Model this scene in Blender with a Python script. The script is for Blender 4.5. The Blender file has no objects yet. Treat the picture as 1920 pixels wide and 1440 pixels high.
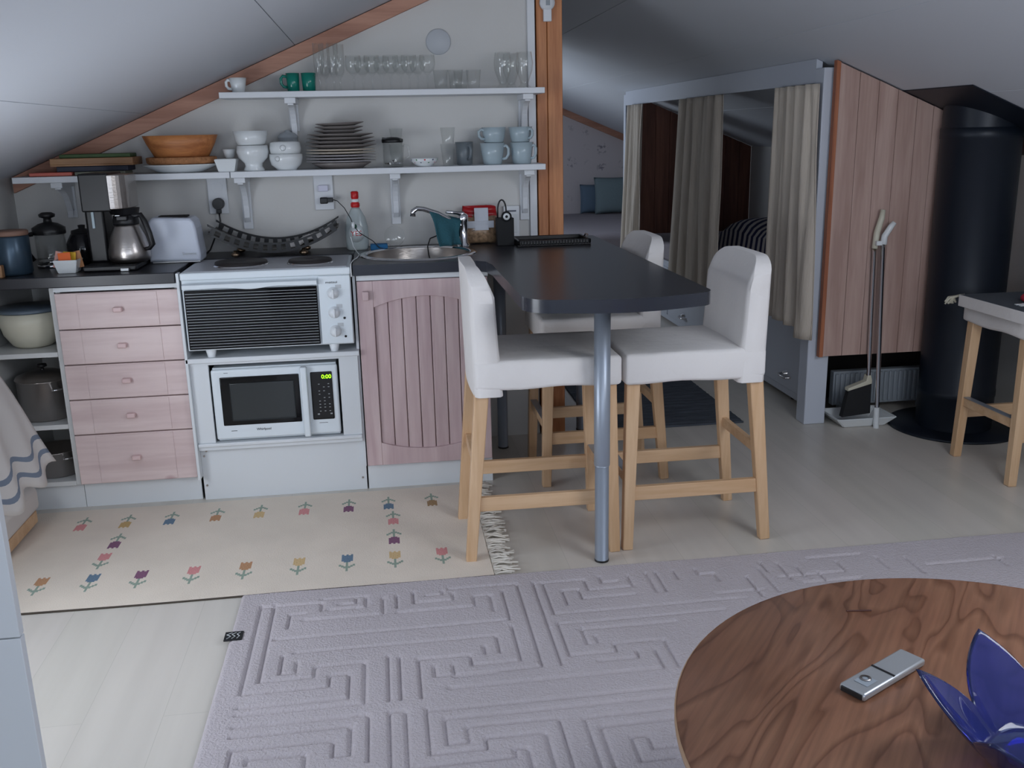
import bpy, bmesh, math, random
import numpy as np
from mathutils import Vector, Matrix
random.seed(7)
C = bpy.context.scene.collection
PI = math.pi
sc = bpy.context.scene
# ---------------------------------------------------------------- camera
YAW, PITCH, ROLL = 0.132, 0.258, -0.022
CAM = Vector((0.914, -4.21, 1.367))
cy, sy, cp, sp, cr, sr = math.cos(YAW), math.sin(YAW), math.cos(PITCH), math.sin(PITCH), math.cos(ROLL), math.sin(ROLL)
fwd = Vector((sy*cp, cy*cp, -sp)); rgt = Vector((cy, -sy, 0)); upv = rgt.cross(fwd)
r2 = rgt*cr + upv*sr; u2 = upv*cr - rgt*sr
cam = bpy.data.cameras.new('camera'); camo = bpy.data.objects.new('camera', cam); C.objects.link(camo)
m = Matrix((r2, u2, -fwd)).transposed().to_4x4(); m.translation = CAM
camo.matrix_world = m
cam.sensor_width = 36; cam.lens = 36*1791.8/1920; cam.clip_start = 0.05
sc.camera = camo
# ---------------------------------------------------------------- world, light, exposure
w = bpy.data.worlds.new('World'); sc.world = w; w.use_nodes = True
w.node_tree.nodes['Background'].inputs[0].default_value = (.55, .68, .9, 1)
w.node_tree.nodes['Background'].inputs[1].default_value = 0.6
vs = sc.view_settings
vs.view_transform = 'Standard'; vs.look = 'None'; vs.gamma = 1; vs.use_curve_mapping = False
vs.exposure = 0.0
sc.cycles.use_denoising = True
sc.cycles.max_bounces = 10; sc.cycles.transparent_max_bounces = 32; sc.cycles.transmission_bounces = 8
sc.cycles.sample_clamp_indirect = 4; sc.cycles.caustics_refractive = False; sc.cycles.caustics_reflective = False
def area(name, loc, target, sx, sy_, power, col):
    l = bpy.data.lights.new(name, 'AREA'); l.shape = 'RECTANGLE'; l.size = sx; l.size_y = sy_; l.energy = power; l.color = col
    o = bpy.data.objects.new(name, l); C.objects.link(o); o.location = loc
    o.rotation_euler = (Vector(target)-Vector(loc)).to_track_quat('-Z', 'Y').to_euler()
    return o
area('daylight_left_window', (-.53, -2.0, .80), (1.5, -1.7, .95), .95, .66, 12, (.93, .97, 1.0))
area('daylight_roof_window', (2.60, -2.95, 1.66), (1.9, -1.0, 0.0), .8, .9, 20, (.95, .97, 1.0))
area('daylight_gable_left', (0.35, -5.5, 1.15), (0.9, 0, 1.3), 1.5, 0.7, 9, (.90, .95, 1.0))
area('fill_right_side', (1.9, -5.5, 1.35), (2.7, 0, 1.35), 0.9, 0.8, 12, (.90, .95, 1.0))  # extra lamp out of view, added to brighten the right side of the room
area('daylight_nook', (0.98, 4.1, 1.15), (2.4, 3.6, 1.4), 0.9, 0.6, 14, (.85, .92, 1.0))
# ---------------------------------------------------------------- materials
def lin(c): return tuple(((x/255)/12.92 if x/255 <= .04045 else ((x/255+.055)/1.055)**2.4) for x in c)
def M(name, rgb, rough=.5, metal=0, bump=0, bscale=60, var=0, vscale=6, vec=(1, 1, 1), trans=0, ior=1.45, emit=0, coat=0, sheen=0, spec=.5):
    m = bpy.data.materials.new(name); m.use_nodes = True; nt = m.node_tree; p = nt.nodes['Principled BSDF']
    c = lin(rgb); p.inputs['Base Color'].default_value = (*c, 1); p.inputs['Roughness'].default_value = rough
    p.inputs['Metallic'].default_value = metal; p.inputs['Transmission Weight'].default_value = trans
    p.inputs['IOR'].default_value = ior; p.inputs['Coat Weight'].default_value = coat; p.inputs['Sheen Weight'].default_value = sheen
    p.inputs['Specular IOR Level'].default_value = spec
    if emit: p.inputs['Emission Color'].default_value = (*c, 1); p.inputs['Emission Strength'].default_value = emit
    if bump or var:
        tc = nt.nodes.new('ShaderNodeTexCoord'); mp = nt.nodes.new('ShaderNodeMapping'); mp.inputs['Scale'].default_value = vec
        nt.links.new(tc.outputs['Object'], mp.inputs[0])
    if var:
        n = nt.nodes.new('ShaderNodeTexNoise'); n.inputs['Scale'].default_value = vscale; n.inputs['Detail'].default_value = 5
        nt.links.new(mp.outputs[0], n.inputs['Vector'])
        r = nt.nodes.new('ShaderNodeValToRGB'); r.color_ramp.elements[0].position = .3; r.color_ramp.elements[1].position = .7
        r.color_ramp.elements[0].color = (*[x*(1-var) for x in c], 1); r.color_ramp.elements[1].color = (*[min(1, x*(1+var*.6)) for x in c], 1)
        nt.links.new(n.outputs[0], r.inputs[0]); nt.links.new(r.outputs[0], p.inputs['Base Color'])
    if bump:
        n2 = nt.nodes.new('ShaderNodeTexNoise'); n2.inputs['Scale'].default_value = bscale; n2.inputs['Detail'].default_value = 4
        nt.links.new(mp.outputs[0], n2.inputs['Vector'])
        b = nt.nodes.new('ShaderNodeBump'); b.inputs['Strength'].default_value = bump; b.inputs['Distance'].default_value = .01
        nt.links.new(n2.outputs[0], b.inputs['Height']); nt.links.new(b.outputs[0], p.inputs['Normal'])
    return m
def wood(name, base, dark, axis='z', scale=1.0, knots=0, rough=.5, contrast=1.0, knotcol=None):
    """grain stretched along an axis, with optional round knots"""
    m = bpy.data.materials.new(name); m.use_nodes = True; nt = m.node_tree; N = nt.nodes.new; L = nt.links.new
    p = nt.nodes['Principled BSDF']; p.inputs['Roughness'].default_value = rough
    tc = N('ShaderNodeTexCoord'); mp = N('ShaderNodeMapping')
    s = [14*scale]*3; s['xyz'.index(axis)] = 1.1*scale; mp.inputs['Scale'].default_value = s
    L(tc.outputs['Object'], mp.inputs[0])
    n = N('ShaderNodeTexNoise'); n.inputs['Scale'].default_value = 1.6; n.inputs['Detail'].default_value = 6; n.inputs['Distortion'].default_value = .6
    L(mp.outputs[0], n.inputs['Vector'])
    n3 = N('ShaderNodeTexNoise'); n3.inputs['Scale'].default_value = 9; n3.inputs['Detail'].default_value = 4
    L(mp.outputs[0], n3.inputs['Vector'])
    mx = N('ShaderNodeMath'); mx.operation = 'MULTIPLY_ADD'; mx.inputs[1].default_value = .35; L(n3.outputs[0], mx.inputs[0])
    L(n.outputs[0], mx.inputs[2])
    r = N('ShaderNodeValToRGB'); r.color_ramp.elements[0].position = .5-.0; r.color_ramp.elements[1].position = .82
    r.color_ramp.elements[0].color = (*lin(base), 1); r.color_ramp.elements[1].color = (*lin(dark), 1)
    L(mx.outputs[0], r.inputs[0]); out = r.outputs[0]
    if knots:
        v = N('ShaderNodeTexVoronoi'); v.inputs['Scale'].default_value = knots; v.inputs['Randomness'].default_value = 1
        mp2 = N('ShaderNodeMapping'); s2 = [1.0]*3; s2['xyz'.index(axis)] = .7; mp2.inputs['Scale'].default_value = s2
        L(tc.outputs['Object'], mp2.inputs[0]); L(mp2.outputs[0], v.inputs['Vector'])
        rr = N('ShaderNodeValToRGB'); rr.color_ramp.elements[0].position = .03; rr.color_ramp.elements[1].position = .07
        rr.color_ramp.elements[0].color = (1, 1, 1, 1); rr.color_ramp.elements[1].color = (0, 0, 0, 1)
        L(v.outputs['Distance'], rr.inputs[0])
        mi = N('ShaderNodeMixRGB'); L(rr.outputs[0], mi.inputs[0]); L(out, mi.inputs[1]); mi.inputs[2].default_value = (*lin(knotcol or tuple(int(x*.6) for x in dark)), 1)
        out = mi.outputs[0]
    L(out, p.inputs['Base Color'])
    b = N('ShaderNodeBump'); b.inputs['Strength'].default_value = .12; b.inputs['Distance'].default_value = .003
    L(mx.outputs[0], b.inputs['Height']); L(b.outputs[0], p.inputs['Normal'])
    return m
MW = M('white_wall', (208, 207, 205), .7, bump=.05, bscale=90, var=.02, vscale=2)
MCEIL = M('white_ceiling_board', (208, 213, 221), .55, bump=.03, bscale=120)
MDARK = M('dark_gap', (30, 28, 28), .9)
MWP = M('white_painted_wood', (222, 225, 230), .45, bump=.06, bscale=30, vec=(1, 1, .2))
MWL = M('white_laminate', (218, 222, 226), .35)
MWLS = M('white_laminate_shelf', (205, 206, 206), .4)
MPINK = wood('pink_glazed_pine', (226, 198, 196), (208, 178, 178), 'x', .8, knots=0)
MPINKV = wood('pink_glazed_pine_upright', (208, 186, 186), (188, 162, 165), 'z', .7, knots=4.0, knotcol=(150, 110, 118))
MPINKD = wood('pink_drawer_pine', (222, 202, 200), (206, 183, 182), 'x', .8, knots=3.3, knotcol=(178, 140, 146))
MPINE = wood('orange_pine', (206, 140, 92), (172, 105, 62), 'z', .9, knots=2.2)
MPINEX = wood('faded_pine_trim', (188, 140, 118), (160, 112, 92), 'x', .9, knots=1.6)
MBIRCH = wood('birch_legs', (216, 182, 146), (200, 162, 124), 'z', 1.0)
MBIRCHX = wood('birch_rails', (216, 182, 146), (200, 162, 124), 'x', 1.0)
MPANEL = wood('pale_pinkish_pine_panel', (196, 168, 158), (170, 140, 130), 'z', .6, knots=2.4, knotcol=(128, 98, 90))
MBOARD = wood('brown_pine_boards', (140, 92, 74), (104, 64, 52), 'z', .6)
MSIDE = wood('orange_edge_strip', (178, 112, 78), (142, 82, 56), 'z', .8, knots=4)
MTOP = M('black_laminate', (40, 40, 46), .3, bump=.02, bscale=300, spec=.5)
MTOPE = M('black_laminate_edge', (44, 47, 56), .22, spec=.6)
MCHROME = M('chrome', (225, 225, 228), .12, 1)
MSTEEL = M('brushed_steel', (176, 170, 166), .28, 1, bump=.05, bscale=200, vec=(.1, 1, 1))
MALU = M('grey_satin_metal', (152, 160, 172), .38, .45)
MSILV = M('silver_plastic', (180, 182, 184), .35, .6)
MBLK = M('black_plastic', (22, 22, 25), .4)
MBLKM = M('black_matte', (26, 27, 30), .75)
MPIPE = M('black_painted_steel', (22, 30, 42), .42, .2)
MFAB = M('white_cotton_cover', (226, 222, 220), .9, bump=.5, bscale=14, sheen=.1)
MCUR = M('beige_linen', (200, 190, 178), .95, bump=.35, bscale=90, var=.10, vscale=25, vec=(1, 1, .15))
MPORC = M('white_porcelain', (226, 230, 232), .12, spec=.6)
MPORCG = M('grey_porcelain', (150, 156, 162), .15)
MMUGB = M('pale_blue_stoneware', (168, 184, 192), .2)
MGREYM = M('grey_stoneware', (112, 120, 126), .3)
MTEAL = M('teal_glaze', (22, 122, 108), .12)
MAPPW = M('white_enamel', (222, 230, 236), .25)
MHOB = M('speckled_grey_hob', (182, 184, 190), .35, var=.08, vscale=150)
MCAST = M('dark_hotplate', (48, 44, 44), .5, .3)
def glassmat(name, tint=(.985, .99, .988)):
    m = bpy.data.materials.new(name); m.use_nodes = True; nt = m.node_tree; N = nt.nodes.new; L = nt.links.new
    nt.nodes.remove(nt.nodes['Principled BSDF']); o = nt.nodes['Material Output']
    t = N('ShaderNodeBsdfTransparent'); t.inputs[0].default_value = (*tint, 1); g = N('ShaderNodeBsdfGlossy'); g.inputs['Roughness'].default_value = .03
    lw = N('ShaderNodeLayerWeight'); lw.inputs[0].default_value = .5; pw = N('ShaderNodeMath'); pw.operation = 'POWER'; pw.inputs[1].default_value = 3.5; L(lw.outputs['Facing'], pw.inputs[0])
    f = N('ShaderNodeMath'); f.operation = 'MULTIPLY_ADD'; f.inputs[1].default_value = .45; f.inputs[2].default_value = .04; L(pw.outputs[0], f.inputs[0]); x = N('ShaderNodeMixShader')
    L(f.outputs[0], x.inputs[0]); L(t.outputs[0], x.inputs[1]); L(g.outputs[0], x.inputs[2]); L(x.outputs[0], o.inputs[0]); return m
MGLS = glassmat('clear_glass')
MDGL = M('black_oven_glass', (8, 8, 11), .05, spec=.35)
MMWIN = M('microwave_window', (48, 52, 54), .15)
MGREEN = M('green_display', (150, 255, 20), .5, emit=3)
MRED = M('red_plastic', (190, 30, 32), .35)
MORNG = M('orange_paper', (226, 104, 44), .6)
MYEL = M('yellow_paper', (214, 170, 40), .6)
MTWL = M('teal_cloth', (52, 100, 112), .95, bump=.4, bscale=160)
MBLUE = M('blue_sponge', (46, 110, 160), .9, bump=.4, bscale=200)
MSOAP = M('soap_bottle', (205, 216, 218), .15, trans=.35, ior=1.4)
MBRONZ = M('bronze_feet', (150, 128, 106), .3, 1)
MWICK = M('wicker', (170, 118, 78), .7, bump=.8, bscale=90, var=.25, vscale=60)
MBOWL = wood('turned_wooden_bowl', (200, 132, 78), (164, 100, 58), 'x', 1.2)
MCREAM = M('cream_plastic', (206, 202, 184), .35)
MPLG = M('grey_plate', (120, 114, 112), .25)
MPLR = M('plate_pale_rim', (206, 196, 184), .25)
MRAD = M('radiator_grey', (150, 158, 166), .5)
MPILLT = M('teal_cushion', (124, 142, 148), .95, bump=.3, bscale=100)
MPILLB = M('blue_cushion', (100, 120, 140), .95, bump=.3, bscale=100)
MBED = M('grey_bedspread', (150, 144, 150), .95, bump=.3, bscale=30)
MDRUG = M('charcoal_woven_rug', (76, 82, 92), .98, bump=1.0, bscale=60, vec=(.25, 1.6, 1), var=.35, vscale=55)
MFRAMEW = M('pale_blue_white_paint', (196, 202, 214), .5, bump=.08, bscale=30, vec=(1, 1, .2))
MCANI = M('dark_blue_tin', (58, 76, 92), .3, .4)
MLID = M('wooden_lid', (134, 104, 90), .6)
# ---------------------------------------------------------------- builders
def mk(verts, faces, smooth=False):
    bm = bmesh.new(); vs_ = [bm.verts.new(v) for v in verts]
    for f in faces:
        try: fc = bm.faces.new([vs_[i] for i in f]); fc.smooth = smooth
        except ValueError: pass
    return bm
class B:
    def __init__(s): s.bm = bmesh.new(); s.mi = 0
    def add(s, verts, faces, smooth=False):
        vv = [s.bm.verts.new(v) for v in verts]; out = []
        for f in faces:
            try:
                fc = s.bm.faces.new([vv[i] for i in f]); fc.smooth = smooth; fc.material_index = s.mi; out.append(fc)
            except ValueError: pass
        return vv, out
    def box(s, a, b, bev=0, seg=2, rot=None, piv=None):
        x0, y0, z0 = a; x1, y1, z1 = b
        vv, ff = s.add([(x0, y0, z0), (x1, y0, z0), (x1, y1, z0), (x0, y1, z0), (x0, y0, z1), (x1, y0, z1), (x1, y1, z1), (x0, y1, z1)],
              [(0, 3, 2, 1), (4, 5, 6, 7), (0, 1, 5, 4), (1, 2, 6, 5), (2, 3, 7, 6), (3, 0, 4, 7)])
        if rot is not None:
            bmesh.ops.rotate(s.bm, verts=vv, cent=piv or ((x0+x1)/2, (y0+y1)/2, (z0+z1)/2), matrix=rot)
        if bev:
            ed = list({e for f in ff for e in f.edges})
            r = bmesh.ops.bevel(s.bm, geom=ed, offset=bev, segments=seg, affect='EDGES', profile=.5)
            for f in r['faces']: f.smooth = True; f.material_index = s.mi
        return s
    def prism(s, pts, axis, lo, hi, bev=0):
        """outline pts (2D) in the plane normal to axis, extruded lo..hi"""
        def P(p, h): return {'x': (h, p[0], p[1]), 'y': (p[0], h, p[1]), 'z': (p[0], p[1], h)}[axis]
        n = len(pts)
        vv, ff = s.add([P(p, lo) for p in pts]+[P(p, hi) for p in pts], [tuple(range(n)), tuple(range(2*n-1, n-1, -1))]+[(i, i+n, (i+1) % n+n, (i+1) % n) for i in range(n)])
        bmesh.ops.recalc_face_normals(s.bm, faces=ff)
        if bev:
            ed = list(set(ff[0].edges) | set(ff[1].edges))
            r = bmesh.ops.bevel(s.bm, geom=ed, offset=bev, segments=2, affect='EDGES', profile=.5)
            for f in r['faces']: f.smooth = True; f.material_index = s.mi
        return s
    def lathe(s, prof, c, n=32, smooth=True, sx=1, sy_=1, axis='z', cap=True):
        """prof: list of (r, h); closed with caps when r>0 at ends"""
        vs_, fs = [], []; k = len(prof)
        for i in range(n):
            a = 2*PI*i/n
            for r, h in prof:
                x, y = r*math.cos(a)*sx, r*math.sin(a)*sy_
                if axis == 'z': v = (c[0]+x, c[1]+y, c[2]+h)
                elif axis == 'y': v = (c[0]+x, c[1]+h, c[2]+y)
                else: v = (c[0]+h, c[1]+x, c[2]+y)
                vs_.append(v)
        for i in range(n):
            j = (i+1) % n
            for q in range(k-1): fs.append((i*k+q, j*k+q, j*k+q+1, i*k+q+1))
        vv, ff = s.add(vs_, fs, smooth)
        if cap and prof[0][0] > 1e-6: s._cap([vv[i*k] for i in range(n)])
        if cap and prof[-1][0] > 1e-6: s._cap([vv[i*k+k-1] for i in range(n)])
        bmesh.ops.remove_doubles(s.bm, verts=vv, dist=1e-6)
        return s
    def _cap(s, vs_):
        try: f = s.bm.faces.new(vs_); f.material_index = s.mi
        except ValueError: pass
    def tube(s, pts, r, n=10, closed=False):
        pts = [Vector(p) for p in pts]; rs = r if isinstance(r, (list, tuple)) else [r]*len(pts)
        k = len(pts); vs_, fs = [], []; nrm = None
        for i, p in enumerate(pts):
            if closed: t = pts[(i+1) % k]-pts[i-1]
            else: t = pts[min(i+1, k-1)]-pts[max(i-1, 0)]
            t.normalize()
            if nrm is None: nrm = t.orthogonal().normalized()
            nrm = (nrm-t*nrm.dot(t)).normalized(); bn = t.cross(nrm)
            for j in range(n):
                a = 2*PI*j/n; vs_.append(p+(nrm*math.cos(a)+bn*math.sin(a))*rs[i])
        for i in range(k if closed else k-1):
            i2 = (i+1) % k
            for j in range(n): fs.append((i*n+j, i*n+(j+1) % n, i2*n+(j+1) % n, i2*n+j))
        vv, ff = s.add(vs_, fs, True)
        if not closed: s._cap(vv[:n]); s._cap(vv[-n:])
        return s
    def bar(s, p, q, w0, d0, w1=None, d1=None, xa=(1, 0, 0)):
        """tapered rectangular bar p->q"""
        w1 = w1 or w0; d1 = d1 or d0
        p, q = Vector(p), Vector(q); t = (q-p).normalized(); X = Vector(xa); X = (X-t*X.dot(t)).normalized(); Y = t.cross(X)
        vs_ = []
        for c, w_, d_ in ((p, w0, d0), (q, w1, d1)):
            for a, b in ((-1, -1), (1, -1), (1, 1), (-1, 1)): vs_.append(c+X*a*w_/2+Y*b*d_/2)
        vv, ff = s.add(vs_, [(0, 1, 2, 3), (7, 6, 5, 4), (0, 4, 5, 1), (1, 5, 6, 2), (2, 6, 7, 3), (3, 7, 4, 0)])
        bmesh.ops.recalc_face_normals(s.bm, faces=ff)
        ed = list({e for f in ff for e in f.edges})
        r = bmesh.ops.bevel(s.bm, geom=ed, offset=min(w0, d0)*.08, segments=1, affect='EDGES')
        for f in r['faces']: f.material_index = s.mi
        return s
    def text(s, txt, size, loc, face='-y', depth=.0006, sx=1.0, rotz=0):
        cu = bpy.data.curves.new('t', 'FONT'); cu.body = txt; cu.size = size; cu.extrude = depth; cu.align_x = 'CENTER'; cu.align_y = 'CENTER'; cu.resolution_u = 3
        o = bpy.data.objects.new('t', cu); C.objects.link(o); dg = bpy.context.evaluated_depsgraph_get(); me = bpy.data.meshes.new_from_object(o.evaluated_get(dg))
        bpy.data.objects.remove(o); bpy.data.curves.remove(cu)
        mt = Matrix.Translation(loc) @ (Matrix.Rotation(rotz, 4, 'Z')) @ (Matrix.Rotation(PI/2, 4, 'X') if face == '-y' else Matrix.Identity(4)) @ Matrix.Diagonal((sx, 1, 1, 1))
        me.transform(mt)
        n0 = len(s.bm.faces); s.bm.from_mesh(me); bpy.data.meshes.remove(me); s.bm.faces.ensure_lookup_table()
        for f in s.bm.faces[n0:]: f.material_index = s.mi
        return s
    def obj(s, name, mat, parent=None, label=None, cat=None, group=None, kind=None, recalc=False, mods=None):
        me = bpy.data.meshes.new(name)
        if recalc: bmesh.ops.recalc_face_normals(s.bm, faces=s.bm.faces[:])
        off = Vector((0, 0, 0)); q = parent
        while q is not None: off += q.location; q = q.parent
        if parent is None and s.bm.verts:
            xs = [v.co for v in s.bm.verts]
            off = Vector((sum(v.x for v in xs)/len(xs), sum(v.y for v in xs)/len(xs), min(v.z for v in xs)))
        for v in s.bm.verts: v.co -= off
        s.bm.to_mesh(me); s.bm.free()
        for mm in (mat if isinstance(mat, (list, tuple)) else [mat]): me.materials.append(mm)
        o = bpy.data.objects.new(name, me); C.objects.link(o)
        if parent is not None: o.parent = parent
        else: o.location = off
        if label: o['label'] = label
        if cat: o['category'] = cat
        if group: o['group'] = group
        if kind: o['kind'] = kind
        for mm in mods or []:
            md = o.modifiers.new(mm[0], mm[0])
            for k_, v_ in mm[1].items(): setattr(md, k_, v_)
        return o
def thing(name, label, cat, loc=(0, 0, 0), group=None, rz=0):
    o = bpy.data.objects.new(name, None); C.objects.link(o); o.location = loc; o.rotation_euler = (0, 0, rz); o.empty_display_size = .05
    o['label'] = label; o['category'] = cat
    if group: o['group'] = group
    return o
def dup(root, loc, rz=None, label=None, group=None):
    r = root.copy(); C.objects.link(r); r.location = loc
    if rz is not None: r.rotation_euler = (0, 0, rz)
    if label: r['label'] = label
    if group: r['group'] = group
    def kids(a, b):
        for ch in list(a.children):
            c = ch.copy(); C.objects.link(c); c.parent = b; kids(ch, c)
    kids(root, r); return r
def S(b, name, mat, **k): return b.obj(name, mat, kind='structure', **k)
def zL(x): return 1.468+.425*x
def zR(x): return 2.845-.42*x
XR, ZR = 1.63, 2.1605
# ---------------------------------------------------------------- setting
# floor: pale whitewashed laminate planks
mf = bpy.data.materials.new('pale_laminate_planks'); mf.use_nodes = True; nt = mf.node_tree; N = nt.nodes.new; L = nt.links.new; p = nt.nodes['Principled BSDF']
tc = N('ShaderNodeTexCoord'); mp = N('ShaderNodeMapping'); L(tc.outputs['Object'], mp.inputs[0])
mp.inputs['Rotation'].default_value = (0, 0, PI/2)
br = N('ShaderNodeTexBrick'); br.inputs['Scale'].default_value = 1; br.inputs['Brick Width'].default_value = 1.25; br.inputs['Row Height'].default_value = .19
br.inputs['Mortar Size'].default_value = .0008; br.inputs['Color1'].default_value = (*lin((220, 213, 205)), 1); br.inputs['Color2'].default_value = (*lin((214, 209, 199)), 1)
br.inputs['Mortar'].default_value = (*lin((200, 195, 186)), 1); L(mp.outputs[0], br.inputs['Vector'])
mp2 = N('ShaderNodeMapping'); mp2.inputs['Scale'].default_value = (9, .7, 1); L(tc.outputs['Object'], mp2.inputs[0])
no = N('ShaderNodeTexNoise'); no.inputs['Scale'].default_value = 1.5; no.inputs['Detail'].default_value = 6; L(mp2.outputs[0], no.inputs['Vector'])
mi = N('ShaderNodeMixRGB'); mi.blend_type = 'MULTIPLY'; mi.inputs[0].default_value = .25; L(br.outputs[0], mi.inputs[1]); L(no.outputs[0], mi.inputs[2])
gm = N('ShaderNodeBrightContrast'); gm.inputs[1].default_value = .0; L(mi.outputs[0], gm.inputs[0])
L(gm.outputs[0], p.inputs['Base Color']); p.inputs['Roughness'].default_value = .32
S(B().box((-.7, -5.7, -.06), (4.0, 6.6, 0)), 'floor', mf)
# sloping ceilings in boards with narrow joints, dark backing above
def slope(name, xs, zf, sgn):
    b = B(); a = math.atan(.425)
    for x0, x1 in zip(xs, xs[1:]):
        g = .0015
        b.prism([(x0+g, zf(x0+g)), (x1-g, zf(x1-g)), (x1-g, zf(x1-g)+.03), (x0+g, zf(x0+g)+.03)], 'y', -5.6, 6.5)
    b.mi = 1
    b.prism([(xs[0], zf(xs[0])+.025), (xs[-1], zf(xs[-1])+.025), (xs[-1], zf(xs[-1])+.08), (xs[0], zf(xs[0])+.08)], 'y', -5.6, 6.5)
    return S(b, name, [MCEIL, M('grey_joint', (120, 122, 128), .9)])
slope('ceiling', [-.68, 0.0, .61, 1.22, XR], zL, 1)
slope('ceiling', [XR, 2.12, 2.65, 3.26, 3.94], zR, -1)
b = B(); b.box((-.70, -5.6, 0), (-.56, -2.5, 1.232)); b.box((-.70, -1.5, 0), (-.56, 6.5, 1.232)); b.box((-.70, -2.5, 0), (-.56, -1.5, .45)); b.box((-.70, -2.5, 1.15), (-.56, -1.5, 1.232)); S(b, 'wall_left', MW)
b = B(); b.box((-.60, -2.5, .45), (-.555, -2.46, 1.15)); b.box((-.60, -1.54, .45), (-.555, -1.5, 1.15)); b.box((-.60, -2.5, .45), (-.545, -1.5, .47)); b.box((-.60, -2.5, 1.13), (-.555, -1.5, 1.15)); b.box((-.60, -2.02, .47), (-.565, -1.98, 1.13)); S(b, 'trim_6', MWP)
S(B().box((3.88, -5.6, 0), (4.0, 6.5, 1.218)), 'wall_right', MW)
def gable(b, x0, x1, y0, y1):
    pts = [(x0, 0), (x1, 0)]
    pts += [(x1, zL(x1) if x1 < XR else zR(x1))]
    if x0 < XR < x1: pts += [(XR, ZR)]
    pts += [(x0, zL(x0) if x0 < XR else zR(x0))]
    return b.prism(pts, 'y', y0, y1)
# window wall behind the viewer, built round the openings
b = B()
b.box((-.6, -5.72, 0), (-.5, -5.6, 1.2)); b.box((1.02, -5.72, 0), (1.45, -5.6, 1.95)); b.box((-.5, -5.72, 0), (1.02, -5.6, .5))
b.box((1.45, -5.72, 0), (2.35, -5.6, .95)); b.box((2.35, -5.72, 0), (3.9, -5.6, 1.2))
b.prism([(-.6, 1.15), (1.03, 1.8), (1.03, 1.95), (1.03, zL(1.03)+.03), (-.6, zL(-.6)+.03)], 'y', -5.72, -5.6)
b.prism([(1.02, 1.75), (2.36, 1.75), (2.36, zR(2.36)+.02), (XR, ZR+.02), (1.02, zL(1.02)+.02)], 'y', -5.72, -5.6)
b.prism([(2.35, 1.19), (3.9, 1.19), (3.9, 1.215), (2.35, zR(2.35)+.02)], 'y', -5.72, -5.6)
S(b, 'wall_back', MW)
MSKYP = M('overcast_sky_pane', (205, 225, 255), .5, emit=1.6)
b = B(); b.prism([(-.5, .5), (1.02, .5), (1.02, 1.78), (-.5, 1.18)], 'y', -5.715, -5.70); S(b, 'window_1', MSKYP)
b = B().box((1.45, -5.715, .95), (2.35, -5.70, 1.75)); S(b, 'window_2', MSKYP)
b = B()
for x in (-.5, .24, 1.0): b.box((x, -5.69, .5), (x+.04, -5.6, 1.22 if x < 0 else 1.48 if x < .5 else 1.76))
b.box((-.5, -5.69, .5), (1.04, -5.6, .55)); b.box((1.45, -5.69, .95), (2.35, -5.6, .99)); b.box((1.45, -5.69, 1.71), (2.35, -5.6, 1.75)); b.box((1.88, -5.69, .95), (1.92, -5.6, 1.75))
S(b, 'trim_1', MWP)
b = B(); sa = math.atan(.42)
b.box((2.20, -3.40, zR(2.60)-.03), (3.00, -2.50, zR(2.60)+.0), bev=.004, rot=Matrix.Rotation(sa, 3, 'Y')); S(b, 'window_4', MSKYP)
S(B().box((-.63, -2.5, .45), (-.61, -1.5, 1.15)), 'window_5', MSKYP)
# kitchen wall: gable end up to the ridge
S(gable(B(), -.56, 1.600, 0, .08), 'wall_kitchen', MW)
b = B(); b.box((1.6, .09, 0), (1.69, 3.0, 2.145)); S(b, 'wall_corridor', MW)
# window and end of the far room
b = B(); b.box((.85, 3.0, 0), (1.68, 3.05, 1.8)); b.box((.8, 3.0, 0), (.9, 6.5, .8)); b.box((.8, 4.7, .8), (.9, 6.5, 1.8)); b.box((.8, 3.0, .8), (.9, 3.5, 1.8)); b.box((.8, 3.5, 1.5), (.9, 4.7, 1.8))
S(b, 'wall_nook', MW)
S(B().box((.84, 3.5, .8), (.85, 4.7, 1.5)), 'window_3', MSKYP)
mwp = bpy.data.materials.new('sprigged_wallpaper'); mwp.use_nodes = True; nt = mwp.node_tree; N = nt.nodes.new; L = nt.links.new; p = nt.nodes['Principled BSDF']; p.inputs['Roughness'].default_value = .9
tc = N('ShaderNodeTexCoord'); v = N('ShaderNodeTexVoronoi'); v.inputs['Scale'].default_value = 5.2; v.inputs['Randomness'].default_value = .35; L(tc.outputs['Object'], v.inputs['Vector'])
n = N('ShaderNodeTexNoise'); n.inputs['Scale'].default_value = 30; n.inputs['Detail'].default_value = 3; L(tc.outputs['Object'], n.inputs['Vector'])
r1 = N('ShaderNodeValToRGB'); r1.color_ramp.elements[0].position = .26; r1.color_ramp.elements[1].position = .44; r1.color_ramp.elements[0].color = (1, 1, 1, 1); r1.color_ramp.elements[1].color = (0, 0, 0, 1); L(v.outputs['Distance'], r1.inputs[0])
r3 = N('ShaderNodeValToRGB'); r3.color_ramp.elements[0].position = .52; r3.color_ramp.elements[1].position = .58; L(n.outputs[0], r3.inputs[0])
mu = N('ShaderNodeMixRGB'); mu.blend_type = 'MULTIPLY'; mu.inputs[0].default_value = 1; L(r1.outputs[0], mu.inputs[1]); L(r3.outputs[0], mu.inputs[2])
mi = N('ShaderNodeMixRGB'); L(mu.outputs[0], mi.inputs[0]); mi.inputs[1].default_value = (*lin((206, 198, 200)), 1); mi.inputs[2].default_value = (*lin((138, 132, 140)), 1); L(mi.outputs[0], p.inputs['Base Color'])
S(gable(B(), -.56, 3.88, 6.5, 6.58), 'wall_far', mwp)
S(B().prism([(XR, ZR), (3.87, zR(3.87)), (3.87, zR(3.87)-.07), (XR, ZR-.07)], 'y', 6.46, 6.5), 'trim_2', MPINEX)
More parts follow.
